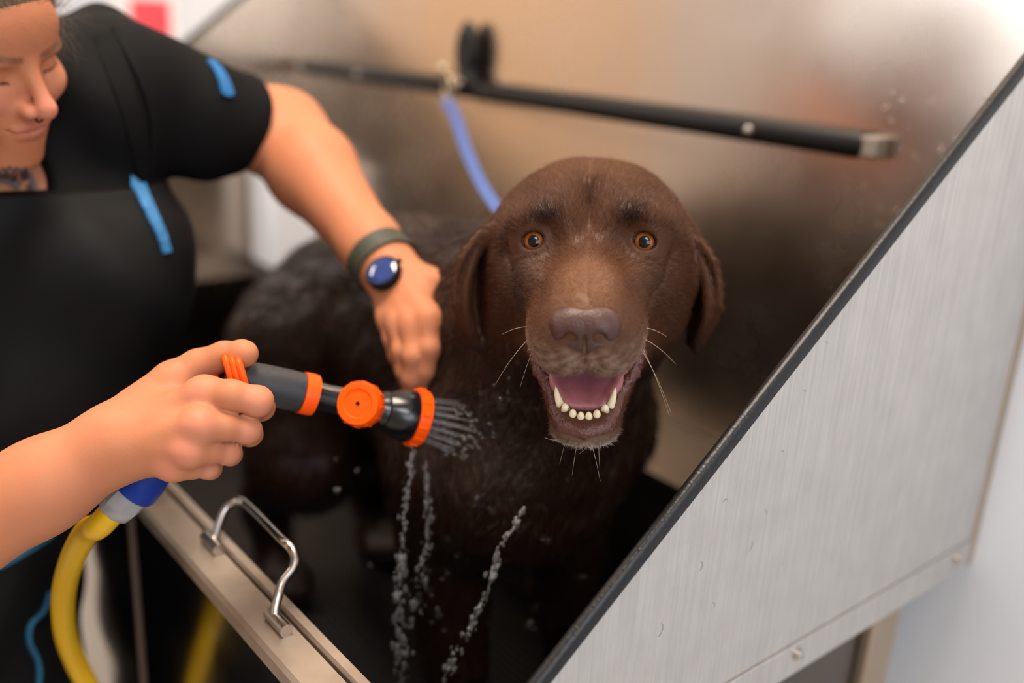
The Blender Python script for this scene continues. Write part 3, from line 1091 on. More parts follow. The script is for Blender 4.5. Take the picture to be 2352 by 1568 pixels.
# whiskers
for i, (a, b, l) in enumerate((((-3.6, 6.8, -4.6), (-1.0, 0.1, -0.9), 3.4), ((-3.5, 6.2, -4.2), (-1, 0, 0.1), 2.2),
                               ((-3.3, 5.0, -5.4), (-0.5, 0.1, -1.0), 3.0), ((3.6, 6.8, -4.6), (1, 0, -0.4), 2.6), ((3.5, 5.8, -5.2), (0.7, 0, -1.2), 4.6),
                               ((3.5, 6.4, -5.3), (0.9, 0.1, -1.3), 4.2), ((3.6, 6.0, -4.2), (1, 0, 0.0), 1.8), ((-0.5, 7.4, -12.1), (-0.2, 0.2, -1), 1.9),
                               ((0.4, 7.4, -12.1), (0.35, 0.3, -1), 2.2), ((-1.2, 7.0, -11.9), (-0.35, 0.1, -1), 1.7), ((0.9, 7.2, -12.0), (0.1, 0.3, -1), 1.6))):
    a, b = np.array(a), np.array(b) / np.linalg.norm(b)
    drop = np.array([0, 0.0, -0.35])
    P = [hw(a + b * l * t + drop * l * t * t) for t in np.linspace(0, 1, 7)]
    MB().tube(P, list(np.linspace(0.00013, 0.00004, 7)), 6).build('whisker', M_WHISK, dog)


# fur: short strands lying back from the nose over the head, soaked locks on the body
def fur_keep(C):
    q, ax, y, z, ms, es, cr, lip = regions(C)
    near_nose = ell(np.stack([ax, y, z], 1).astype(np.float32), (0, 9.9, -3.1), (2.0, 1.4, 1.7)) < 0
    return np.where((ms > 0.15) | (es > 0.5) | near_nose, 0.0, 1.0)


def fur_flow(P, N):
    q = (P - HO) @ HM / CMS
    ax, y, z = np.abs(q[:, 0]), q[:, 1], q[:, 2]
    top = sstep(-1.5, 1.5, z)
    fx = np.sign(q[:, 0]) * (0.25 + 0.35 * sstep(1.0, 4.0, ax)) * (1 - 0.4 * top)
    fy = -np.ones(len(q))
    fz = 0.75 * top * sstep(-5, 0, y) - 0.55 * (1 - top) * sstep(4.5, 0.0, y) - 0.5 * (z < -8) - 1.4 * (ax > 8.0)
    v = np.stack([fx, fy, fz], 1)
    v = v @ HM.T
    v = v - N * (v * N).sum(1, keepdims=True)
    return v / (np.linalg.norm(v, axis=1, keepdims=True) + 1e-9)


def make_fur(name, Vs, Fs, count, ln, r0, lift, tone, keep, flow, curl, seg=4, m=None):
    P, N = sample(Vs, Fs, count, rng, keep)
    D = flow(P, N)
    D = D + rng.normal(0, 0.16, D.shape)
    D /= np.linalg.norm(D, axis=1, keepdims=True)
    L = ln(P) * rng.uniform(0.65, 1.2, count)
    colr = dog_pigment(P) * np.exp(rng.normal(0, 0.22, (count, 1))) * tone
    return hair(name, P - N * 0.0003, D, L, N, m or M_FUR, dog, seg, r0, r0 * 0.25, np.clip(colr, 0, 1), lift, curl, rng)


def head_len(P):
    q = (P - HO) @ HM / CMS
    y, z, ax = q[:, 1], q[:, 2], np.abs(q[:, 0])
    l = 0.0042 + 0.0050 * sstep(6, -3, y)
    chin = (z < -9.5) & (y > 4)
    l = np.where(chin, 0.0065, l)
    l = np.where(ax > 7.6, 0.0055, l)
    l = np.where(length(np.stack([ax - EYE[0], y - EYE[1], z], 1)) < 1.9, 0.0022, l)
    return l


FUR_N = globals().get('FUR_N', 190000)
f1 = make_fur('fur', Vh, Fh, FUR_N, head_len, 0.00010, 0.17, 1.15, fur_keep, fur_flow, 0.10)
tag(f1, 'short dry fur of the head', kind='stuff')


def body_flow(P, N):
    v = np.tile(np.array([-0.55, 0.05, -0.85]), (len(P), 1))
    cl = np.stack([np.sin(P[:, 1] * 190 + P[:, 2] * 40), np.sin(P[:, 2] * 150), 0 * P[:, 0]], 1) * 0.45
    v = v + cl
    v = v - N * (v * N).sum(1, keepdims=True)
    return v / (np.linalg.norm(v, axis=1, keepdims=True) + 1e-9)


f2 = make_fur('fur', Vb, Fb, FUR_N // 3, lambda P: np.full(len(P), 0.018), 0.00032, 0.16, 1.05, lambda C: np.ones(len(C)), body_flow, 0.12, m=M_WETFUR)
tag(f2, 'soaked clumped fur of the body', kind='stuff')

# ------------------------------------------------------------------ the groomer
FA, FP, FR = R(70), R(-21), R(-13)
PS = 0.0082                                    # one head unit in metres             # face: turn from the camera, nod, tilt
to_cam = -_fh
F0 = math.cos(FA) * to_cam + math.sin(FA) * _rt
P_Y = F0 * math.cos(FP) + _up * math.sin(FP)
P_X = np.cross(P_Y, _up)
P_X /= np.linalg.norm(P_X)                     # her right-hand side
P_Z = np.cross(P_X, P_Y)
c_, s_ = math.cos(FR), math.sin(FR)
P_X, P_Z = c_ * P_X + s_ * P_Z, -s_ * P_X + c_ * P_Z
PM = np.stack([P_X, P_Y, P_Z], 1)
NOSE_L = np.array([0, 11.35, -3.7])
PO = at(124, 265, 0.765) - (NOSE_L * PS) @ PM.T


def ploc(p):
    return ((p - PO.astype(np.float32)) @ PM.astype(np.float32)) / np.float32(PS)


def pw(q):
    return PO + (np.asarray(q, float) * PS) @ PM.T


def face_sdf(q):
    s = q.copy()
    s[:, 0] = np.abs(s[:, 0])
    d = ell(s, (0, -1.2, 3.2), (7.3, 9.2, 8.3))
    d = smin(d, ell(s, (0, 2.6, -3.6), (6.0, 6.0, 7.0)), 2.5)
    d = smin(d, cone(s, (5.0, -0.8, -6.2), (1.4, 5.8, -10.7), 1.6, 1.4), 2.0)
    d = smin(d, ell(s, (0, 6.5, -10.8), (2.2, 1.8, 1.6)), 1.8)
    d = smin(d, ell(s, (0, 6.7, 2.8), (4.4, 1.5, 2.6)), 2.0)
    d = smin(d, ell(s, (2.5, 7.2, 0.85), (2.1, 0.95, 0.65)), 0.9)         # brow
    d = smin(d, ell(s, (4.0, 5.6, -3.4), (2.1, 2.2, 1.9)), 1.8)          # cheekbone
    d = smax(d, -ell(s, (2.9, 8.9, -0.75), (1.6, 1.2, 0.85)), 1.0)        # eye hollow
    d = smin(d, length(s - np.array((3.1, 6.55, -0.85), np.float32)) - 1.2, 0.35)   # lowered lid
    d = smax(d, -strap(s, (2.1, 7.6, -1.5), (4.2, 7.1, -1.45), (0, 1, 0), 0.35, 0.3, 0.07), 0.2)
    n = cone(s, (0, 7.9, 0.1), (0, 10.3, -3.2), 0.70, 0.80)
    n = smin(n, length(s - np.array((0, 10.35, -3.6), np.float32)) - 0.98, 0.6)
    n = smin(n, ell(s, (1.15, 9.2, -4.0), (0.75, 1.0, 0.72)), 0.5)
    n = smax(n, -ell(s, (0.62, 9.7, -4.75), (0.33, 0.55, 0.38)), 0.2)
    d = smin(d, n, 1.0)
    d = smin(d, ell(s, (0, 7.3, -6.6), (2.9, 1.5, 2.6)), 1.2)            # mouth mound
    d = smin(d, ell(s, (0, 6.9, -9.0), (2.3, 1.5, 2.2)), 1.4)
    d = smin(d, ell(s, (0.75, 8.55, -6.15), (1.5, 0.55, 0.42)), 0.5)
    d = smin(d, ell(s, (0, 8.45, -7.0), (1.7, 0.65, 0.52)), 0.5)
    d = smax(d, -strap(s, (0, 9.2, -6.55), (2.5, 7.9, -6.35), (0, 0.6, 0), 0.5, 0.3, 0.06), 0.25)
    ear = ell(s, (7.4, -1.2, -1.6), (0.8, 1.7, 2.9))
    ear = smax(ear, -ell(s, (8.1, -0.9, -1.4), (0.6, 0.9, 1.8)), 0.3)
    d = smin(d, ear, 0.6)
    return d


SL, EL, WL = at(258, 222, 0.905), at(650, 306, 1.03), at(893, 618, 0.898)
SR = np.array([-0.90, -0.01, 1.225])
WR = at(262, 1020, 0.672)
ER = WR + 0.25 * (at(-30, 1190, 0.655) - WR) / np.linalg.norm(at(-30, 1190, 0.655) - WR)
NB = np.array([-1.015, 0.185, 1.215])
HIP = np.array([-1.05, 0.055, 0.86])


def finger(p, spec, k=0.004):
    pts = [at(*a[:3]) for a in spec]
    return chain(p, pts, [a[3] for a in spec], k)


RH_F = [
    [(470, 905, 0.670, 0.0120), (532, 908, 0.662, 0.0105), (592, 921, 0.668, 0.0100), (600, 936, 0.692, 0.0090), (566, 938, 0.706, 0.0082)],
    [(462, 976, 0.654, 0.0116), (516, 979, 0.660, 0.0096), (568, 986, 0.672, 0.0092), (574, 996, 0.694, 0.0086), (540, 994, 0.705, 0.0080)],
    [(438, 1034, 0.655, 0.0106), (482, 1034, 0.663, 0.0088), (524, 1036, 0.676, 0.0085), (529, 1042, 0.694, 0.0080), (496, 1040, 0.703, 0.0076)],
    [(400, 1068, 0.664, 0.0098), (440, 1072, 0.670, 0.0079), (478, 1072, 0.681, 0.0075), (484, 1076, 0.694, 0.0072), (455, 1074, 0.702, 0.0068)],
]
RH_T = [(330, 945, 0.690, 0.021), (400, 880, 0.698, 0.0165), (455, 842, 0.702, 0.0125), (515, 818, 0.700, 0.0105), (558, 812, 0.694, 0.0096), (564, 812, 0.693, 0.0085)]
LH_F = [
    [(985, 735, 0.834, 0.0118), (986, 800, 0.826, 0.0094), (975, 850, 0.832, 0.0086), (966, 882, 0.842, 0.0072)],
    [(952, 748, 0.838, 0.0118), (950, 818, 0.828, 0.0096), (946, 870, 0.834, 0.0086), (944, 896, 0.844, 0.0072)],
    [(920, 745, 0.848, 0.0110), (924, 806, 0.838, 0.0090), (930, 852, 0.842, 0.0082), (936, 878, 0.850, 0.0070)],
    [(895, 728, 0.862, 0.0102), (901, 778, 0.854, 0.0080), (911, 815, 0.856, 0.0074), (918, 840, 0.862, 0.0064)],
]
LH_T = [(950, 640, 0.882, 0.017), (1000, 650, 0.868, 0.0135), (1030, 668, 0.862, 0.0115), (1034, 700, 0.872, 0.0100), (1022, 730, 0.878, 0.0085)]


def skin_sdf(p):
    d = face_sdf(ploc(p)) * PS
    d = smin(d, cone(p, pw((0, -3.0, -6.5)), NB, 0.052, 0.058), 0.03)
    # left arm
    a = chain(p, [SL, SL + (EL - SL) * 0.55, EL], [0.052, 0.046, 0.040], 0.01)
    mid = EL + (WL - EL) * 0.30
    f = chain(p, [EL, mid, WL + (EL - WL) * 0.15, WL], [0.0415, 0.0435, 0.0275, 0.0262], 0.02)
    a = smin(a, f, 0.030)
    h = None
    for fg in LH_F:
        b = at(*fg[0][:3])
        e = smin(cone(p, WL, b, 0.0225, fg[0][3] + 0.001), finger(p, fg), 0.010)
        h = e if h is None else smin(h, e, 0.0028)
    h = smin(h, finger(p, LH_T), 0.012)
    a = smin(a, h, 0.014)
    d = smin(d, a, 0.02)
    # right arm
    a = chain(p, [SR, ER], [0.05, 0.042])
    m = ER + (WR - ER) * 0.30
    f = chain(p, [ER, m, WR + (ER - WR) * 0.22, WR], [0.042, 0.0415, 0.0295, 0.0270], 0.02)
    a = smin(a, f, 0.03)
    h = None
    for fg in RH_F:
        b = at(*fg[0][:3])
        e = cone(p, WR, b, 0.0205, fg[0][3] * 0.95)
        e = smin(e, cone(p, WR - 0.013 * C_F, b - 0.0045 * C_F, 0.006, 0.0065), 0.004)                # tendon
        e = smin(e, length(p - (b + 0.0040 * -C_F).astype(np.float32)) - fg[0][3] * 0.86, 0.009)      # knuckle
        h = e if h is None else smin(h, e, 0.008)
    fs = None
    for fg in RH_F:
        e = finger(p, fg)
        e = smin(e, length(p - (at(*fg[2][:3]) - 0.0015 * C_F).astype(np.float32)) - fg[2][3] * 1.02, 0.003)
        fs = e if fs is None else smin(fs, e, 0.0016)
    h = smin(h, fs, 0.006)
    h = smin(h, finger(p, RH_T), 0.014)
    a = smin(a, h, 0.014)
    d = smin(d, a, 0.02)
    # trunk and legs under the clothes
    t = trunk_sdf(p) + 0.012
    return smin(d, t, 0.02)


def trunk_sdf(p):
    t = cone(p, NB + [0.0, 0, -0.05], at(95, 600, 0.955), 0.088, 0.118)
    t = smin(t, cone(p, at(95, 600, 0.955), at(40, 900, 0.955), 0.118, 0.116), 0.05)
    t = smin(t, ell(p, at(210, 620, 0.915), (0.085, 0.085, 0.080)), 0.05)       # bust
    t = smin(t, cone(p, at(40, 900, 0.955), HIP, 0.116, 0.135), 0.06)
    t = smin(t, cone(p, NB + [0, 0, -0.035], SL, 0.075, 0.062), 0.05)
    t = smin(t, cone(p, NB + [0, 0, -0.035], SR, 0.075, 0.055), 0.05)
    t = smin(t, cone(p, NB + [0, 0.02, -0.01], at(215, 112, 0.94), 0.05, 0.038), 0.07)
    for s in (-1, 1):
        t = smin(t, chain(p, [HIP + [0, 0.075 * s, -0.02], HIP + [0.03, 0.075 * s, -0.44], HIP + [-0.02, 0.075 * s, -0.78]], [0.085, 0.058, 0.045]), 0.04)
    # pressed flat where she leans against the rim of the bath
    return smax(t, -np.maximum(p[:, 2] - np.float32(0.945), np.float32(0.236) - p[:, 1]), 0.02)


def folds(p, amp=0.0045):
    w = np.sin(p[:, 2] * 46 + 9 * p[:, 0] + 3 * np.sin(p[:, 1] * 22)) * 0.6 + np.sin(p[:, 0] * 38 - p[:, 2] * 30 + 2.5 * np.sin(p[:, 1] * 31 + 1.0)) * 0.5
    return (amp * w).astype(np.float32)


NKC = None


def shirt_sdf(p):
    hem = SL + (EL - SL) * 0.74
    axis = (EL - SL) / np.linalg.norm(EL - SL)
    sl = chain(p, [SL + np.array([0, 0, -0.004]), SL + (EL - SL) * 0.45, hem + axis * 0.03], [0.061, 0.057, 0.0505], 0.02)
    sl = smax(sl, ((p - hem.astype(np.float32)) @ axis.astype(np.float32)), 0.004)
    sr = chain(p, [SR, SR + (ER - SR) * 0.6], [0.066, 0.058])
    t = smin(trunk_sdf(p), sl, 0.025)
    t = smin(t, sr, 0.03)
    t = smax(t, -(p[:, 2] - np.float32(0.78)), 0.01)
    t = t + folds(p)
    # neck opening
    if NKC is not None:
        t = smax(t, -ell(p, NKC, (0.034, 0.036, 0.034)), 0.006)
        t = smax(t, -cone(p, NB + [0.02, 0, 0], pw((0, -3.0, -6.5)), 0.056, 0.07), 0.008)
    return t


def hit(fn, x, y, t0=0.5, t1=1.4):
    """first point of a solid on the sight line of pixel x, y"""
    d = at(x, y, 1.0) - CAM
    n = np.linalg.norm(d)
    t = t0
    for _ in range(200):
        v = float(fn((CAM + d * t).reshape(1, 3).astype(np.float32))[0])
        if v < 0.0002:
            break
        t += max(v, 0.0003) / n * 0.8
        if t > t1:
            break
    return CAM + d * t


NKC = hit(shirt_sdf, 14, 412)

M_SKIN = mat('warm_skin', srgb(226, 158, 122), 0.56, spec=0.25, sss=0.12, attr='pigment', noise=(55, 0.18, srgb(190, 104, 74)), bump=(420, 0.10, 0.0008))
M_SHIRT = mat('black_work_shirt', (0.0028, 0.0028, 0.0030, 1), 0.8, spec=0.15, noise=(14, 0.35, (0.0065, 0.006, 0.0062, 1)))
M_APRON = mat('black_apron_cloth', (0.0028, 0.0028, 0.0031, 1), 0.7, spec=0.2, noise=(10, 0.4, (0.0065, 0.0065, 0.007, 1)))
M_TROUS = mat('black_trousers', (0.004, 0.004, 0.0045, 1), 0.8, spec=0.2, bump=(800, 0.15, 0.0006))
M_TEAL = mat('blue_binding', srgb(22, 92, 138), 0.6, noise=(160, 0.6, srgb(70, 130, 184)), bump=(600, 0.3, 0.001))
M_STRING = mat('teal_string', srgb(20, 88, 120), 0.7)
M_HAIR = mat('ash_brown_hair', srgb(92, 72, 56), 0.45, spec=0.4, noise=(160, 0.5, srgb(140, 118, 96)))
M_INK = mat('tattoo_ink', srgb(70, 62, 66), 0.55, noise=(70, 0.5, srgb(120, 92, 82)))
M_RING = mat('dark_nose_ring', srgb(26, 26, 30), 0.25, 1.0)
M_LOGO = mat('blue_logo_print', srgb(4, 92, 150), 0.6, noise=(40, 0.3, srgb(6, 74, 124)))

SKIN0 = np.array([0.45, 0.176, 0.088])


def skin_pigment(V):
    q = (V - PO) @ PM / PS
    ax, y, z = np.abs(q[:, 0]), q[:, 1], q[:, 2]
    c = np.tile(SKIN0, (len(V), 1))

    def mx(col, f):
        nonlocal c
        c = c * (1 - f[:, None]) + np.asarray(col) * f[:, None]

    s = np.stack([ax, y, z], 1).astype(np.float32)
    mx((0.62, 0.24, 0.155), 0.6 * sstep(1.5, 0.3, ell(s, (0, 10.3, -3.6), (1.1, 1.0, 1.1))))
    mx((0.62, 0.25, 0.16), 0.45 * sstep(2.2, 0.4, ell(s, (4.0, 6.8, -3.2), (1.4, 1.2, 1.2))))
    lp = np.minimum(ell(s, (0.75, 8.75, -6.15), (1.6, 0.7, 0.42)), ell(s, (0, 8.6, -6.95), (1.75, 0.8, 0.5)))
    mx((0.46, 0.155, 0.11), 0.7 * sstep(0.22, -0.05, lp))
    s2 = s * np.array([1, 0, 1], np.float32)
    brow = np.minimum(cone(s2, (1.3, 0, 1.0), (3.4, 0, 1.5), 0.22, 0.24), cone(s2, (3.4, 0, 1.5), (5.3, 0, 0.8), 0.24, 0.10)) + 9.0 * (y < 3.0)
    mx((0.10, 0.055, 0.035), 0.75 * sstep(0.30, -0.05, brow))
    lash = cone(s2, (2.0, 0, -1.5), (4.5, 0, -1.35), 0.06, 0.08) + 9.0 * (y < 3.0)
    mx((0.06, 0.03, 0.022), 0.8 * sstep(0.16, 0.0, lash))
    for fg in RH_F:
        k = np.linalg.norm(V - (at(*fg[0][:3]) - 0.008 * C_F), axis=1)
        mx((0.66, 0.24, 0.165), 0.5 * sstep(0.016, 0.004, k))
        k = np.linalg.norm(V - (at(*fg[2][:3]) - 0.006 * C_F), axis=1)
        mx((0.66, 0.26, 0.18), 0.45 * sstep(0.014, 0.004, k))
    return c


per = empty('person', (-1.05, 0.06, 0.0), 'groomer in a black shirt and apron leaning over the bath, one hand on the dog', 'person')
parts = []
# right hand and forearm
parts.append((sdf_mesh(skin_sdf, (-0.80, -0.13, 0.86), (-0.56, 0.30, 1.17), 0.0018)))
# left forearm and hand
parts.append((sdf_mesh(skin_sdf, (-1.06, 0.38, 0.97), (-0.585, 0.56, 1.31), 0.0022)))
# head and neck
pc = np.array([pw((a, b, c)) for a in (-8.6, 8.6) for b in (-11, 12) for c in (-15, 12.2)])
hlo, hhi = pc.min(0), pc.max(0)
hlo = np.maximum(hlo, (-1.5, -0.1, 1.17))
parts.append((sdf_mesh(skin_sdf, (hlo[0], hlo[1], 1.17), (hhi[0], 0.38, hhi[2]), 0.0020)))
# everything else, hidden by the clothes
low = sdf_mesh(skin_sdf, (-1.28, -0.12, 0.02), (-0.80, 0.38, 1.17), 0.008)
parts.append(low)
V, F = merge(parts)
mesh_np('body', V, F, M_SKIN, per, {'pigment': skin_pigment(V)})
sdf_obj('shirt', shirt_sdf, (-1.30, -0.13, 0.76), (-0.78, 0.56, 1.39), 0.0042, M_SHIRT, per)


def trouser_sdf(p):
    t = trunk_sdf(p) - 0.004
    t = smax(t, p[:, 2] - np.float32(0.92), 0.01)
    return smax(t, -(p[:, 2] - np.float32(0.05)), 0.01)


sdf_obj('trousers', trouser_sdf, (-1.25, -0.14, 0.03), (-0.84, 0.30, 0.95), 0.008, M_TROUS, per)

M_SHOE = mat('black_work_shoe', (0.006, 0.006, 0.007, 1), 0.5)
for s in (-1, 1):
    fc = HIP + [0.03, 0.075 * s, -0.86]

    def shoe_sdf(p, fc=fc):
        d = smin(ell(p, fc + [0.06, 0, 0.035], (0.13, 0.045, 0.045)), ell(p, fc + [-0.045, 0, 0.06], (0.05, 0.042, 0.065)), 0.04)
        return smax(d, -(p[:, 2] - np.float32(0.002)), 0.004)

    sdf_obj('shoe', shoe_sdf, fc - [0.12, 0.07, 0.01], fc + [0.22, 0.07, 0.15], 0.005, M_SHOE, per)

# apron: a cloth skin over the front of the trunk, wider below
A_T0, A_T1 = hit(shirt_sdf, 110, 466), hit(shirt_sdf, 300, 430)
fwd = np.array([0.985, 0.17, 0.0])
left = np.array([-0.17, 0.985, 0.0])


def apron_sdf(p):
    b = smin(trunk_sdf(p), cone(p, HIP + [0.03, 0.024, -0.02], HIP + [0.03, 0.014, -0.50], 0.156, 0.156), 0.05)
    b = b + folds(p, 0.0045)
    sh = b - 0.0065
    top = (p - A_T1.astype(np.float32)) @ np.array([0, 0.0, 1.0], np.float32)
    sh = smax(sh, top, 0.003)
    c = HIP.astype(np.float32)
    back = -((p - c) @ fwd.astype(np.float32)) - 0.02 + 0.0 * p[:, 2]
    sh = smax(sh, back, 0.003)
    return smax(sh, np.float32(0.34) - p[:, 2], 0.003)


ap = sdf_obj('apron', apron_sdf, (-1.14, -0.16, 0.33), (-0.80, 0.40, 1.24), 0.0030, M_APRON, per)
outer = lambda p: np.minimum(shirt_sdf(p), apron_sdf(p))


def ribbon(name, pix, wid, m, parent, fn, n=6, lift=0.0012):
    pts = [hit(fn, x, y) - (at(x, y, 1.0) - CAM) * lift for x, y in pix]
    pts = spline(pts, n)
    mb = MB()
    V, Fq = [], []
    for i, q in enumerate(pts):
        t = pts[min(i + 1, len(pts) - 1)] - pts[max(i - 1, 0)]
        t /= np.linalg.norm(t)
        _, nn = grad(fn, np.array([q]), 0.002)
        s = np.cross(t, nn[0])
        s /= np.linalg.norm(s)
        w = wid(i / (len(pts) - 1)) if callable(wid) else wid
        V += [q + s * w, q + s * w * 0.9 + nn[0] * 0.0022, q - s * w * 0.9 + nn[0] * 0.0022, q - s * w]
    k = len(pts)
    Fq = [(4 * i + j, 4 * i + j + 1, 4 * i + j + 5, 4 * i + j + 4) for i in range(k - 1) for j in range(3)]
    Fq += [(0, 1, 2, 3), (4 * k - 1, 4 * k - 2, 4 * k - 3, 4 * k - 4)]
    return mb.add(V, Fq).build(name, m, parent)


ribbon('blue_binding', [(312, 412), (330, 452), (350, 495), (370, 538), (383, 580)], lambda t: 0.0075 * (1 - 0.35 * t), M_TEAL, ap, outer)
ribbon('strap', [(240, 80), (264, 150), (292, 230), (318, 320), (334, 408)], 0.010, M_SHIRT, ap, outer, 6, -0.0008)
ribbon('sleeve_seam', [(262, 60), (310, 150), (345, 250), (352, 350)], 0.003, M_SHIRT, per, outer)
# blue logo print on the sleeve
lg = ribbon('sleeve_logo', [(482, 140), (500, 160), (512, 182), (520, 205), (524, 222)], lambda t: 0.0042 + 0.0036 * t if t < 0.85 else 0.0072 * math.sqrt(max(1 - ((t - 0.85) / 0.155) ** 2, 0.02)), M_LOGO, per, outer)
ribbon('apron_string', [(-40, 1312), (10, 1290), (60, 1262), (118, 1226)], 0.0045, M_STRING, ap, outer)
P0 = [hit(outer, x, y) - 0.004 * C_F for x, y in ((118, 1355), (104, 1400), (76, 1430), (72, 1470), (92, 1515), (94, 1560), (84, 1610))]
MB().tube(spline(P0, 6), 0.0032, 8, flat=((0, 0, 1), 0.6)).build('apron_tie', M_STRING, ap)
# tattoo at the throat
for pix, w in (([(-4, 408), (14, 412), (30, 418), (46, 428)], 0.0042), ([(10, 386), (4, 398), (0, 408)], 0.0014), ([(24, 382), (17, 396), (14, 408)], 0.0014), ([(38, 384), (33, 400), (32, 416)], 0.0018), ([(52, 386), (58, 410), (72, 436)], 0.0030), ([(66, 396), (76, 420), (86, 446)], 0.0022)):
    ribbon('tattoo', pix, w, M_INK, per, skin_sdf, lift=0.0)
# nose ring
rc = pw((0.25, 9.75, -4.72))
MB().tube([rc + 0.0035 * (math.cos(a) * P_X + math.sin(a) * (-P_Z * 0.8 + P_Y * 0.3)) for a in np.linspace(-0.3, 3.4, 12)], 0.0008, 8).build('nose_ring', M_RING, per)
for a in (0.0, 3.14):
    MB().lathe(rc + 0.0035 * math.cos(a) * P_X, -P_Z, [(-0.001, 0), (-0.0007, 0.0009), (0.0007, 0.0009), (0.001, 0)], 8).build('nose_ring_bead', M_RING, per)


# hair: swept back cap with loose wisps
def hair_sdf(p):
    q = ploc(p)
    s = q.copy()
    s[:, 0] = np.abs(s[:, 0])
    d = ell(s, (0, -1.6, 3.8), (7.9, 9.6, 8.7))
    d = smin(d, ell(s, (0, -10.5, 3.5), (3.6, 3.0, 3.6)), 1.5)
    face = ell(s, (0, 8.4, -3.2), (7.0, 6.6, 8.5))
    d = smax(d, -face, 0.8)
    d = smax(d, -ell(s, (6.5, 2.5, -6.5), (4, 5.5, 7.5)), 0.8)
    d = smax(d, -(s[:, 2] + 6.0), 1.0)
    return d * PS


hc_ = np.array([pw((a, b, c)) for a in (-8.6, 8.6) for b in (-14, 9) for c in (-7, 13)])
hv = sdf_mesh(hair_sdf, hc_.min(0), hc_.max(0), 0.0020)
hobj = mesh_np('hair', hv[0], hv[1], M_HAIR, per)
roots, nn = sample(hv[0], hv[1], 16000, rng)
back = (-P_Y * 0.9 + P_Z * 0.25)
D = back - nn * (nn @ back)[:, None]
D /= np.linalg.norm(D, axis=1, keepdims=True) + 1e-9
hs = hair('hair_strands', roots, D + rng.normal(0, 0.22, D.shape), rng.uniform(0.03, 0.06, len(roots)), nn, M_HAIR, hobj, 6, 0.00010, 0.00005, None, 0.10, 0.12, rng)
hs['kind'] = 'stuff'
# fine wisps over the forehead
wr = np.array([pw((x, 7.3 - 0.22 * abs(x), 5.1 - 0.10 * abs(x))) for x in rng.uniform(-6, 6, 90)])
wd = (P_Y * 0.45 - P_Z * 0.55)[None] + rng.normal(0, 0.35, (90, 3))
wd /= np.linalg.norm(wd, axis=1, keepdims=True)
ws = hair('hair_wisps', wr, wd, rng.uniform(0.02, 0.05, 90), np.tile(P_Y, (90, 1)), M_HAIR, hobj, 10, 0.00006, 0.00003, None, 0.30, 0.22, rng)
ws['kind'] = 'stuff'

# ------------------------------------------------------------------ wristwatch
M_BAND = mat('olive_watch_strap', srgb(52, 54, 44), 0.6, bump=(300, 0.2, 0.001))
M_CASE = mat('dark_watch_case', srgb(28, 32, 38), 0.3, 0.8)
M_FACE = mat('sky_tinted_watch_glass', srgb(16, 46, 110), 0.05, spec=0.8, coat=1.0)  # blue of the reflected window put into the glass colour
wax = (EL - WL) / np.linalg.norm(EL - WL)
wc0 = WL + wax * 0.012
wface = hit(skin_sdf, 888, 632)
wn = wface - wc0
wn = wn - wax * (wn @ wax)
wn /= np.linalg.norm(wn)
wn = wn * 0.85 - wax * 0.10 + 0.35 * C_U - 0.15 * C_F
wn /= np.linalg.norm(wn)
wt = empty('wristwatch', tuple(wc0), 'dark round wristwatch with an olive strap on the wrist above the dog', 'watch')
wb = np.cross(wax, wn)
ring = []
ni = 36
V, Fq = [], []
for i in range(ni):
    a = 2 * math.pi * i / ni
    dr = math.cos(a) * wn + math.sin(a) * wb
    dr = dr - wax * (dr @ wax)
    dr /= np.linalg.norm(dr)
    r_in = 0.0245
    for _ in range(30):
        if float(skin_sdf((wc0 + dr * r_in).reshape(1, 3).astype(np.float32))[0]) > 0.0004:
            break
        r_in += 0.0008
    for w, r in ((-0.0098, r_in), (-0.0098, r_in + 0.0022), (0.0098, r_in + 0.0022), (0.0098, r_in)):
        V.append(wc0 + dr * r + wax * w)
Fq = [(4 * i + j, 4 * ((i + 1) % ni) + j, 4 * ((i + 1) % ni) + (j + 1) % 4, 4 * i + (j + 1) % 4) for i in range(ni) for j in range(4)]
MB().add(V, Fq).build('strap', M_BAND, wt, angle=50)
cc = hit(skin_sdf, 886, 634) + wn * 0.0025
cs_ = MB().lathe(cc, wn, [(-0.004, 0.015), (0.0, 0.0165), (0.005, 0.0168), (0.0064, 0.0160), (0.0066, 0.0140)], 40).build('case', M_CASE, wt)
MB().lathe(cc, wn, [(0.0062, 0.0140), (0.0068, 0.0130), (0.0070, 0.007), (0.0070, 0.0)], 40).build('glass', M_FACE, wt)
MB().lathe(cc + wb * 0.0165 + wn * 0.003, wb, [(0, 0.0025), (0.003, 0.0025), (0.0034, 0.0018)], 12).build('crown', M_CASE, wt)

# ------------------------------------------------------------------ spray gun and hose
M_GUN = mat('dark_grey_grip_rubber', srgb(36, 36, 41), 0.5, noise=(200, 0.3, srgb(50, 50, 54)), bump=(600, 0.2, 0.0006))
M_GUNB = mat('black_gun_plastic', srgb(16, 16, 18), 0.22, spec=0.6)
M_ORANGE = mat('orange_plastic', srgb(250, 82, 0), 0.42, spec=0.3, noise=(60, 0.12, srgb(232, 66, 0)))
M_BLUE = mat('blue_connector', srgb(2, 42, 130), 0.5, spec=0.3)
M_SILVER = mat('grey_hose_nut', srgb(150, 150, 152), 0.45, 0.3)
M_HOSE = mat('yellow_hose', srgb(206, 160, 14), 0.38, noise=(25, 0.15, srgb(188, 138, 10)))

G0, G1 = at(512, 862, 0.700), at(964, 960, 0.772)
gx = (G1 - G0) / np.linalg.norm(G1 - G0)
GL = np.linalg.norm(G1 - G0)
gun = empty('spray_gun', tuple(G0), 'orange and black garden spray gun held over the bath', 'spray gun')


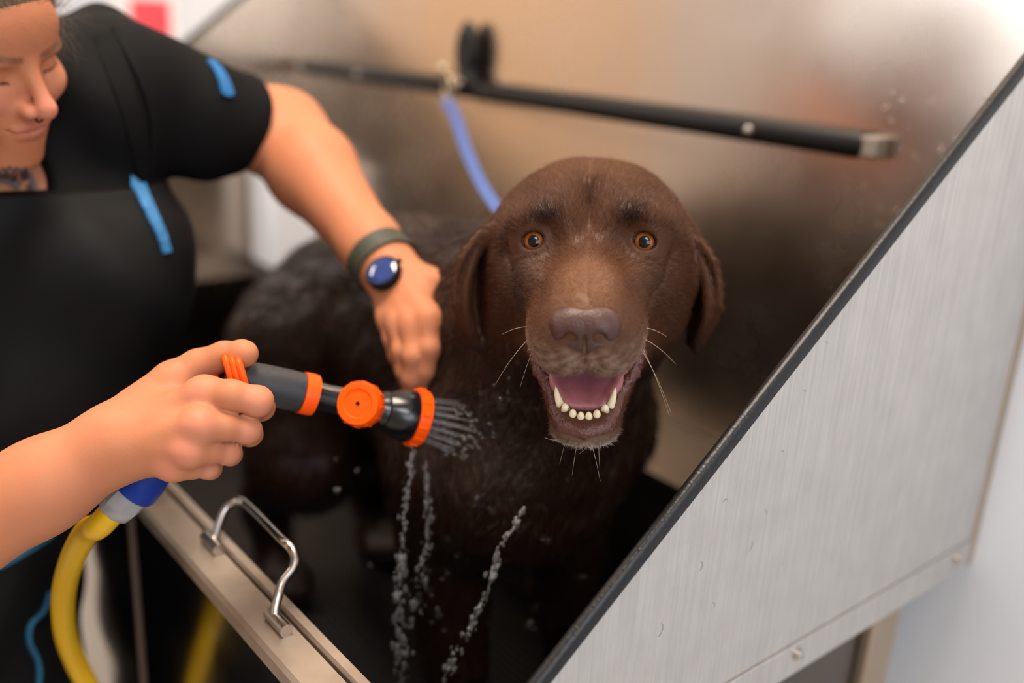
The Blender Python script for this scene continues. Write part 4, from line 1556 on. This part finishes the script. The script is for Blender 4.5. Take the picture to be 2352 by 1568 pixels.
def along(px):
    """distance along the barrel at photo column px"""
    lo, hi = 0.0, GL * 1.1
    for _ in range(40):
        m = (lo + hi) / 2
        q = G0 + gx * m - CAM
        if IW / 2 + FPX * (q @ C_R) / (q @ C_F) < px:
            lo = m
        else:
            hi = m
    return lo


def turned(name, m, prof, par=gun, seg=36):
    return MB().lathe(G0, gx, [(along(a), r) for a, r in prof], seg).build(name, m, par)


turned('barrel', M_GUN, [(492, 0.006), (496, 0.0105), (520, 0.0135), (600, 0.0150), (660, 0.0153), (690, 0.0150), (692, 0.0135)])
turned('front_ring', M_ORANGE, [(691, 0.0128), (692, 0.0158), (712, 0.0160), (722, 0.0156), (724, 0.0120)])
turned('neck', M_GUNB, [(722, 0.0118), (745, 0.0108), (800, 0.0115), (860, 0.0130), (872, 0.0150), (880, 0.0158), (884, 0.0150), (892, 0.0165), (915, 0.0200), (938, 0.0212), (946, 0.0205)])
hr = turned('spray_head', M_ORANGE, [(943, 0.0205), (944, 0.0226), (962, 0.0230), (968, 0.0226), (970, 0.0205), (966, 0.0200)])
turned('spray_face', M_GUN, [(962, 0.0201), (966, 0.0198), (967, 0.0)])
# grooves moulded round the head
for k in range(14):
    a = 2 * math.pi * k / 14
    u = np.cross(gx, [0, 0, 1.0])
    u /= np.linalg.norm(u)
    w = np.cross(u, gx)
    d = math.cos(a) * u + math.sin(a) * w
    MB().tube([G0 + gx * along(945) + d * 0.0226, G0 + gx * along(962) + d * 0.0229], 0.0011, 6).build('grip_rib', M_ORANGE, hr)
# flow dial on the near side of the barrel
kc = at(818, 925, 0.722)
kn = -C_F * 0.93 - C_R * 0.16 + C_U * 0.16
kn /= np.linalg.norm(kn)
kc0 = kc - kn * 0.012
dial = MB().lathe(kc0, kn, [(-0.008, 0.0160), (-0.005, 0.0172), (0.006, 0.0174), (0.009, 0.0160), (0.0092, 0.0115), (0.0080, 0.0105), (0.0080, 0.0)], 40).build('flow_dial', M_ORANGE, gun)
for k in range(12):
    a = 2 * math.pi * k / 12
    u = np.cross(kn, [0, 0, 1.0])
    u /= np.linalg.norm(u)
    w = np.cross(u, kn)
    d = math.cos(a) * u + math.sin(a) * w
    MB().tube([kc0 + d * 0.0171 - kn * 0.005, kc0 + d * 0.0171 + kn * 0.0055], 0.0010, 8).build('dial_lobe', M_ORANGE, dial)
MB().lathe(kc0 + kn * 0.0079, kn, [(0, 0.0017), (0.0006, 0.0017), (0.0008, 0.0)], 14).build('screw', M_GUNB, dial)
# grip inside the fist, connector, nut
g0, g1 = at(528, 888, 0.704), at(330, 1098, 0.704)
gd = (g1 - g0) / np.linalg.norm(g1 - g0)
MB().tube(spline([g0, g0 * 0.6 + g1 * 0.4 + 0.003 * C_F, g1], 6), [0.0135] * 13, 20).build('grip', M_GUN, gun)
MB().lathe(g1, gd, [(-0.012, 0.0150), (0.0, 0.0175), (0.010, 0.0180), (0.013, 0.0165), (0.014, 0.012)], 24).build('connector', M_BLUE, gun)
# ribbed thumb lever over the barrel
lev = MB()
for dx in (0, 15, 30):
    lev.tube(spline([at(514 + dx, 816 + 0.18 * dx, 0.700), at(517 + dx, 822 + 0.18 * dx, 0.684), at(526 + dx, 852 + 0.18 * dx, 0.6815), at(536 + dx, 890 + 0.18 * dx, 0.684)], 5), 0.0026, 10)
lv = lev.build('thumb_lever', M_ORANGE, gun)
MB().tube(spline([at(546, 822, 0.700), at(515, 820, 0.702), at(494, 838, 0.702), at(488, 862, 0.700), at(496, 880, 0.698)], 6), 0.0044, 12).build('lever_arm', M_ORANGE, lv)
MB().tube([at(512, 822, 0.7035), at(556, 828, 0.7035)], 0.0046, 10, flat=(C_U, 0.55)).build('lever_pad', M_ORANGE, lv)

hose = empty('garden_hose', tuple(at(200, 1560, 0.91)), 'yellow water hose curving down beside the apron from the spray gun', 'hose')
n0 = g1 + gd * 0.012
nut = MB().lathe(n0, gd, [(0, 0.0125), (0.001, 0.0150), (0.012, 0.0155), (0.020, 0.0140), (0.023, 0.0105)], 8).build('nut', M_SILVER, hose)
h0 = n0 + gd * 0.014
MB().tube(spline([h0, h0 + gd * 0.022, at(200, 1220, 0.725), at(164, 1290, 0.765), at(146, 1370, 0.815), at(150, 1450, 0.86), at(174, 1520, 0.895), at(210, 1590, 0.92), at(262, 1700, 0.95), at(290, 1900, 1.0), (-0.85, 0.10, 0.22), (-0.80, 0.02, 0.012), (-0.72, -0.15, 0.0097), (-0.75, -0.5, 0.0097), (-1.0, -0.8, 0.0097)], 8), 0.0096, 18).build('tube', M_HOSE, hose)

# ------------------------------------------------------------------ tether on the rail
M_LEASH = mat('blue_nylon_strap', srgb(62, 88, 150), 0.6, noise=(300, 0.3, srgb(80, 104, 162)), bump=(900, 0.25, 0.0006))
M_CLASP = mat('bright_clasp_metal', srgb(226, 206, 170), 0.12, 1.0)


def on_rail(px, py, y):
    q = at(px, py, 1.0) - CAM
    return CAM + q * (y - CAM[1]) / q[1]


c0 = on_rail(1030, 200, RY - 0.012)
lsh = empty('tether', tuple(c0), 'blue nylon tether strap clipped to the black rail, leading to the dog', 'leash')
pts = spline([c0 + [0, -0.004, -0.018], at(1046, 268, 1.42), at(1070, 340, 1.26), at(1105, 420, 1.08), at(1152, 492, 0.90), at(1185, 540, 0.835)], 8)
V = []
for i, q in enumerate(pts):
    t = pts[min(i + 1, len(pts) - 1)] - pts[max(i - 1, 0)]
    t /= np.linalg.norm(t)
    s = np.cross(t, C_F)
    s /= np.linalg.norm(s)
    nn_ = np.cross(s, t)
    w = 0.0085 - 0.0035 * i / (len(pts) - 1)
    V += [q + s * w + nn_ * 0.0008, q - s * w + nn_ * 0.0008, q - s * w - nn_ * 0.0008, q + s * w - nn_ * 0.0008]
k = len(pts)
Fq = [(4 * i + j, 4 * i + (j + 1) % 4, 4 * i + 4 + (j + 1) % 4, 4 * i + 4 + j) for i in range(k - 1) for j in range(4)] + [(0, 1, 2, 3), (4 * k - 1, 4 * k - 2, 4 * k - 3, 4 * k - 4)]
MB().add(V, Fq).build('strap', M_LEASH, lsh, smooth=False)
cl = c0
MB().tube([cl + 0.011 * (math.cos(a) * np.array([0.8, 0, 0]) + math.sin(a) * np.array([0, 0, 1.6])) for a in np.linspace(0, 2 * math.pi, 25)], 0.0024, 10).build('snap_hook', M_CLASP, lsh)
MB().lathe(on_rail(1018, 158, RY - 0.014), (0, 0, 1), [(-0.009, 0.002), (-0.007, 0.0065), (0, 0.0085), (0.007, 0.0065), (0.009, 0.002)], 18).build('swivel', M_CLASP, lsh)
MB().tube([cl + [0.006 * math.cos(a), -0.004, -0.018 + 0.006 * math.sin(a)] for a in np.linspace(0, 2 * math.pi, 17)], 0.0018, 8).build('eye_ring', M_CLASP, lsh)
kb = on_rail(1075, 190, RY)
kt = on_rail(1073, 70, RY)
clamp = empty('rail_clip', tuple(kb), 'black oval plastic clip standing up from the tether rail', 'clip')


def clip_sdf(p):
    c = (kb * 0.42 + kt * 0.58).astype(np.float32)
    d = ell(p, c, (0.026, 0.014, 0.047))
    d = smax(d, -ell(p, c + np.array([0, -0.017, 0.004], np.float32), (0.015, 0.008, 0.030)), 0.004)
    return smin(d, ell(p, kb, (0.022, 0.017, 0.017)), 0.012)


sdf_obj('body', clip_sdf, kb - [0.04, 0.03, 0.03], kt + [0.04, 0.03, 0.03], 0.0018, M_BLACK, clamp)
MB().tube([kb + [0.0, -0.016, 0.0], kb + [0.0, -0.024, 0.0]], 0.008, 14).build('knob', M_CHROME, clamp)

# stray hairs stuck to the near end panel
sh_ = MB()
for x, y, l, a in ((1512, 1462, 0.011, 0.2), (1690, 1016, 0.004, 1.2), (1672, 1148, 0.005, 2.0), (1640, 1395, 0.006, 0.9), (1608, 1310, 0.007, 0.3), (1760, 1180, 0.005, 1.0), (1720, 1265, 0.008, 0.05), (1800, 1040, 0.004, 1.3), (1850, 900, 0.004, 1.5), (1900, 790, 0.003, 1.2)):
    q = at(x, y, 1.0) - CAM
    q = CAM + q * (XP + 0.0003) / q[0]
    sh_.tube([q + np.array([0, math.cos(a + 1.2 * t) * l * t, math.sin(a + 1.2 * t) * l * t]) for t in np.linspace(0, 1, 7)], 0.00009, 5)
tag(sh_.build('stray_hairs', M_FUR, None), 'few stray dark hairs stuck to the grey end panel', 'hair', kind='stuff')

# ------------------------------------------------------------------ water
M_WATER = mat('running_water', (0.86, 0.88, 0.9, 1), 0.02, trans=1.0, ior=1.33, spec=0.8)
wv, wfq, wn_ = [], [], 0
ICO_V, ICO_F = [], []
for i in range(5):
    a = math.pi * i / 4
    for j in range(6):
        t = 2 * math.pi * j / 6
        ICO_V.append((math.sin(a) * math.cos(t), math.sin(a) * math.sin(t), math.cos(a)))
ICO_F = [(i * 6 + j, i * 6 + (j + 1) % 6, (i + 1) * 6 + (j + 1) % 6, (i + 1) * 6 + j) for i in range(4) for j in range(6)]
ICO_V = np.array(ICO_V)


class Drops(MB):
    def drop(s, c, r, d=None, stretch=1.0):
        v = ICO_V * r
        if d is not None:
            d = np.asarray(d, float) / np.linalg.norm(d)
            v = v + np.outer(v @ d, d) * (stretch - 1)
        s.add(c + v, ICO_F)


# jets leaving the head: fine threads that fan out to the dog's shoulder
jets = Drops()
nf = G0 + gx * along(968)
u = np.cross(gx, [0, 0, 1.0])
u /= np.linalg.norm(u)
w = np.cross(u, gx)
for ring, cnt in ((0.006, 6), (0.011, 12), (0.0165, 18)):
    for k in range(cnt):
        a = 2 * math.pi * k / cnt + ring * 40
        d = math.cos(a) * u + math.sin(a) * w
        p0 = nf + d * ring
        dirn = gx + d * ring * 9
        ln = rng.uniform(0.020, 0.040)
        P = [p0 + dirn * ln * t + np.array([0, 0, -0.10 * (ln * t) ** 2 * 10]) for t in np.linspace(0, 1, 5)]
        jets.tube(P, 0.00075, 6)
        for _ in range(3):
            jets.drop(p0 + dirn * (ln + rng.uniform(0, 0.02)) + rng.normal(0, 0.0015, 3), rng.uniform(0.0006, 0.0013), dirn, 2.0)
M_FOAM = mat('aerated_water', (0.85, 0.86, 0.88, 1), 0.03, trans=0.96, ior=1.33, spec=0.8)
jt = jets.build('water_jets', M_FOAM, None, angle=180)
tag(jt, 'fine fan of water threads leaving the spray head', 'water', kind='stuff')


def stream(name, pix, label, r0, n, spread, par=None):
    """runs of water falling as a string of beads and short threads"""
    dr = Drops()
    pth = spline([at(*q) for q in pix], 30)
    L = len(pth)
    for i in range(n):
        k = int(rng.uniform(0, L - 1))
        d = pth[min(k + 2, L - 1)] - pth[max(k - 2, 0)]
        r = r0 * math.exp(rng.normal(0, 0.5))
        dr.drop(pth[k] + rng.normal(0, spread * (0.4 + 0.9 * k / L), 3), r, d, rng.uniform(1.0, 2.2))
    # thin skins of water between the beads
    for s in range(2):
        a = int(rng.uniform(0, L * 0.6))
        b = min(L - 1, a + int(rng.uniform(10, 34)))
        seg = [pth[i] + rng.normal(0, 0.0006, 3) + spread * 0.5 * np.array([math.sin(i * .3 + s), math.cos(i * .25 + s), 0]) for i in range(a, b, 3)]
        if len(seg) > 3:
            dr.tube(seg, [0.0007 + 0.0007 * abs(math.sin(j * 1.1 + s)) for j in range(len(seg))], 7)
    o = dr.build(name, M_FOAM, None, angle=180)
    return tag(o, label, 'water', kind='stuff')


stream('water_stream', [(948, 1030, 0.780), (936, 1120, 0.782), (920, 1240, 0.785), (918, 1360, 0.79), (922, 1480, 0.80), (918, 1580, 0.81)], 'broken stream of water falling under the spray head', 0.0011, 190, 0.0034)
stream('water_stream', [(975, 1060, 0.79), (985, 1180, 0.80), (972, 1300, 0.80), (950, 1420, 0.81)], 'thin beads of water dripping beside the main stream', 0.0009, 100, 0.0032)
stream('water_stream', [(1200, 1170, 0.735), (1160, 1240, 0.735), (1130, 1330, 0.74), (1090, 1420, 0.75), (1050, 1500, 0.76), (1005, 1590, 0.77)], 'slanting string of drops falling from the chest of the dog', 0.0011, 120, 0.0022)
# beads on the coat and in the air in front of the chest
bd = Drops()
cl_pts = [(1095, 1142, 26, 12), (1118, 1165, 30, 12), (1140, 1210, 30, 10), (1250, 1170, 14, 4), (1030, 1240, 16, 6), (1055, 1275, 20, 6), (1310, 1105, 12, 3), (1180, 1130, 50, 8), (1100, 1000, 60, 6), (1160, 895, 30, 8), (1000, 1330, 50, 8),
          (1340, 1320, 8, 2), (1230, 1395, 8, 2), (1225, 1450, 12, 3), (850, 1300, 8, 2), (1030, 1430, 60, 8), (1210, 1220, 40, 6), (1280, 1240, 40, 5), (820, 1080, 10, 2), (770, 1120, 30, 4)]
for x, y, sp, cnt in cl_pts:
    for _ in range(cnt):
        xx, yy = x + rng.normal(0, sp * 0.6), y + rng.normal(0, sp * 0.6)
        h = hit(dog_sdf, xx, yy, 0.6, 1.0)
        dep = min((h - CAM) @ C_F, 0.86)
        bd.drop(at(xx, yy, dep - 0.001), 0.0015 * math.exp(rng.normal(0, 0.35)))
o = bd.build('water_drops', M_WATER, None, angle=180)
tag(o, 'scattered shining drops on the wet chest of the dog', 'water', kind='stuff')
# drops spattered over the splash back near the right end of the rail
sp = Drops()
for _ in range(70):
    xx, yy = rng.uniform(1980, 2300), rng.uniform(200, 520)
    q = on_rail(xx, yy, YB - 0.0004)
    sp.drop(q, rng.uniform(0.0007, 0.0018), (0, 1, 0), 0.5)
o = sp.build('water_spatter', M_WATER, None, angle=180)
tag(o, 'small drops spattered over the steel splash back', 'water', kind='stuff')
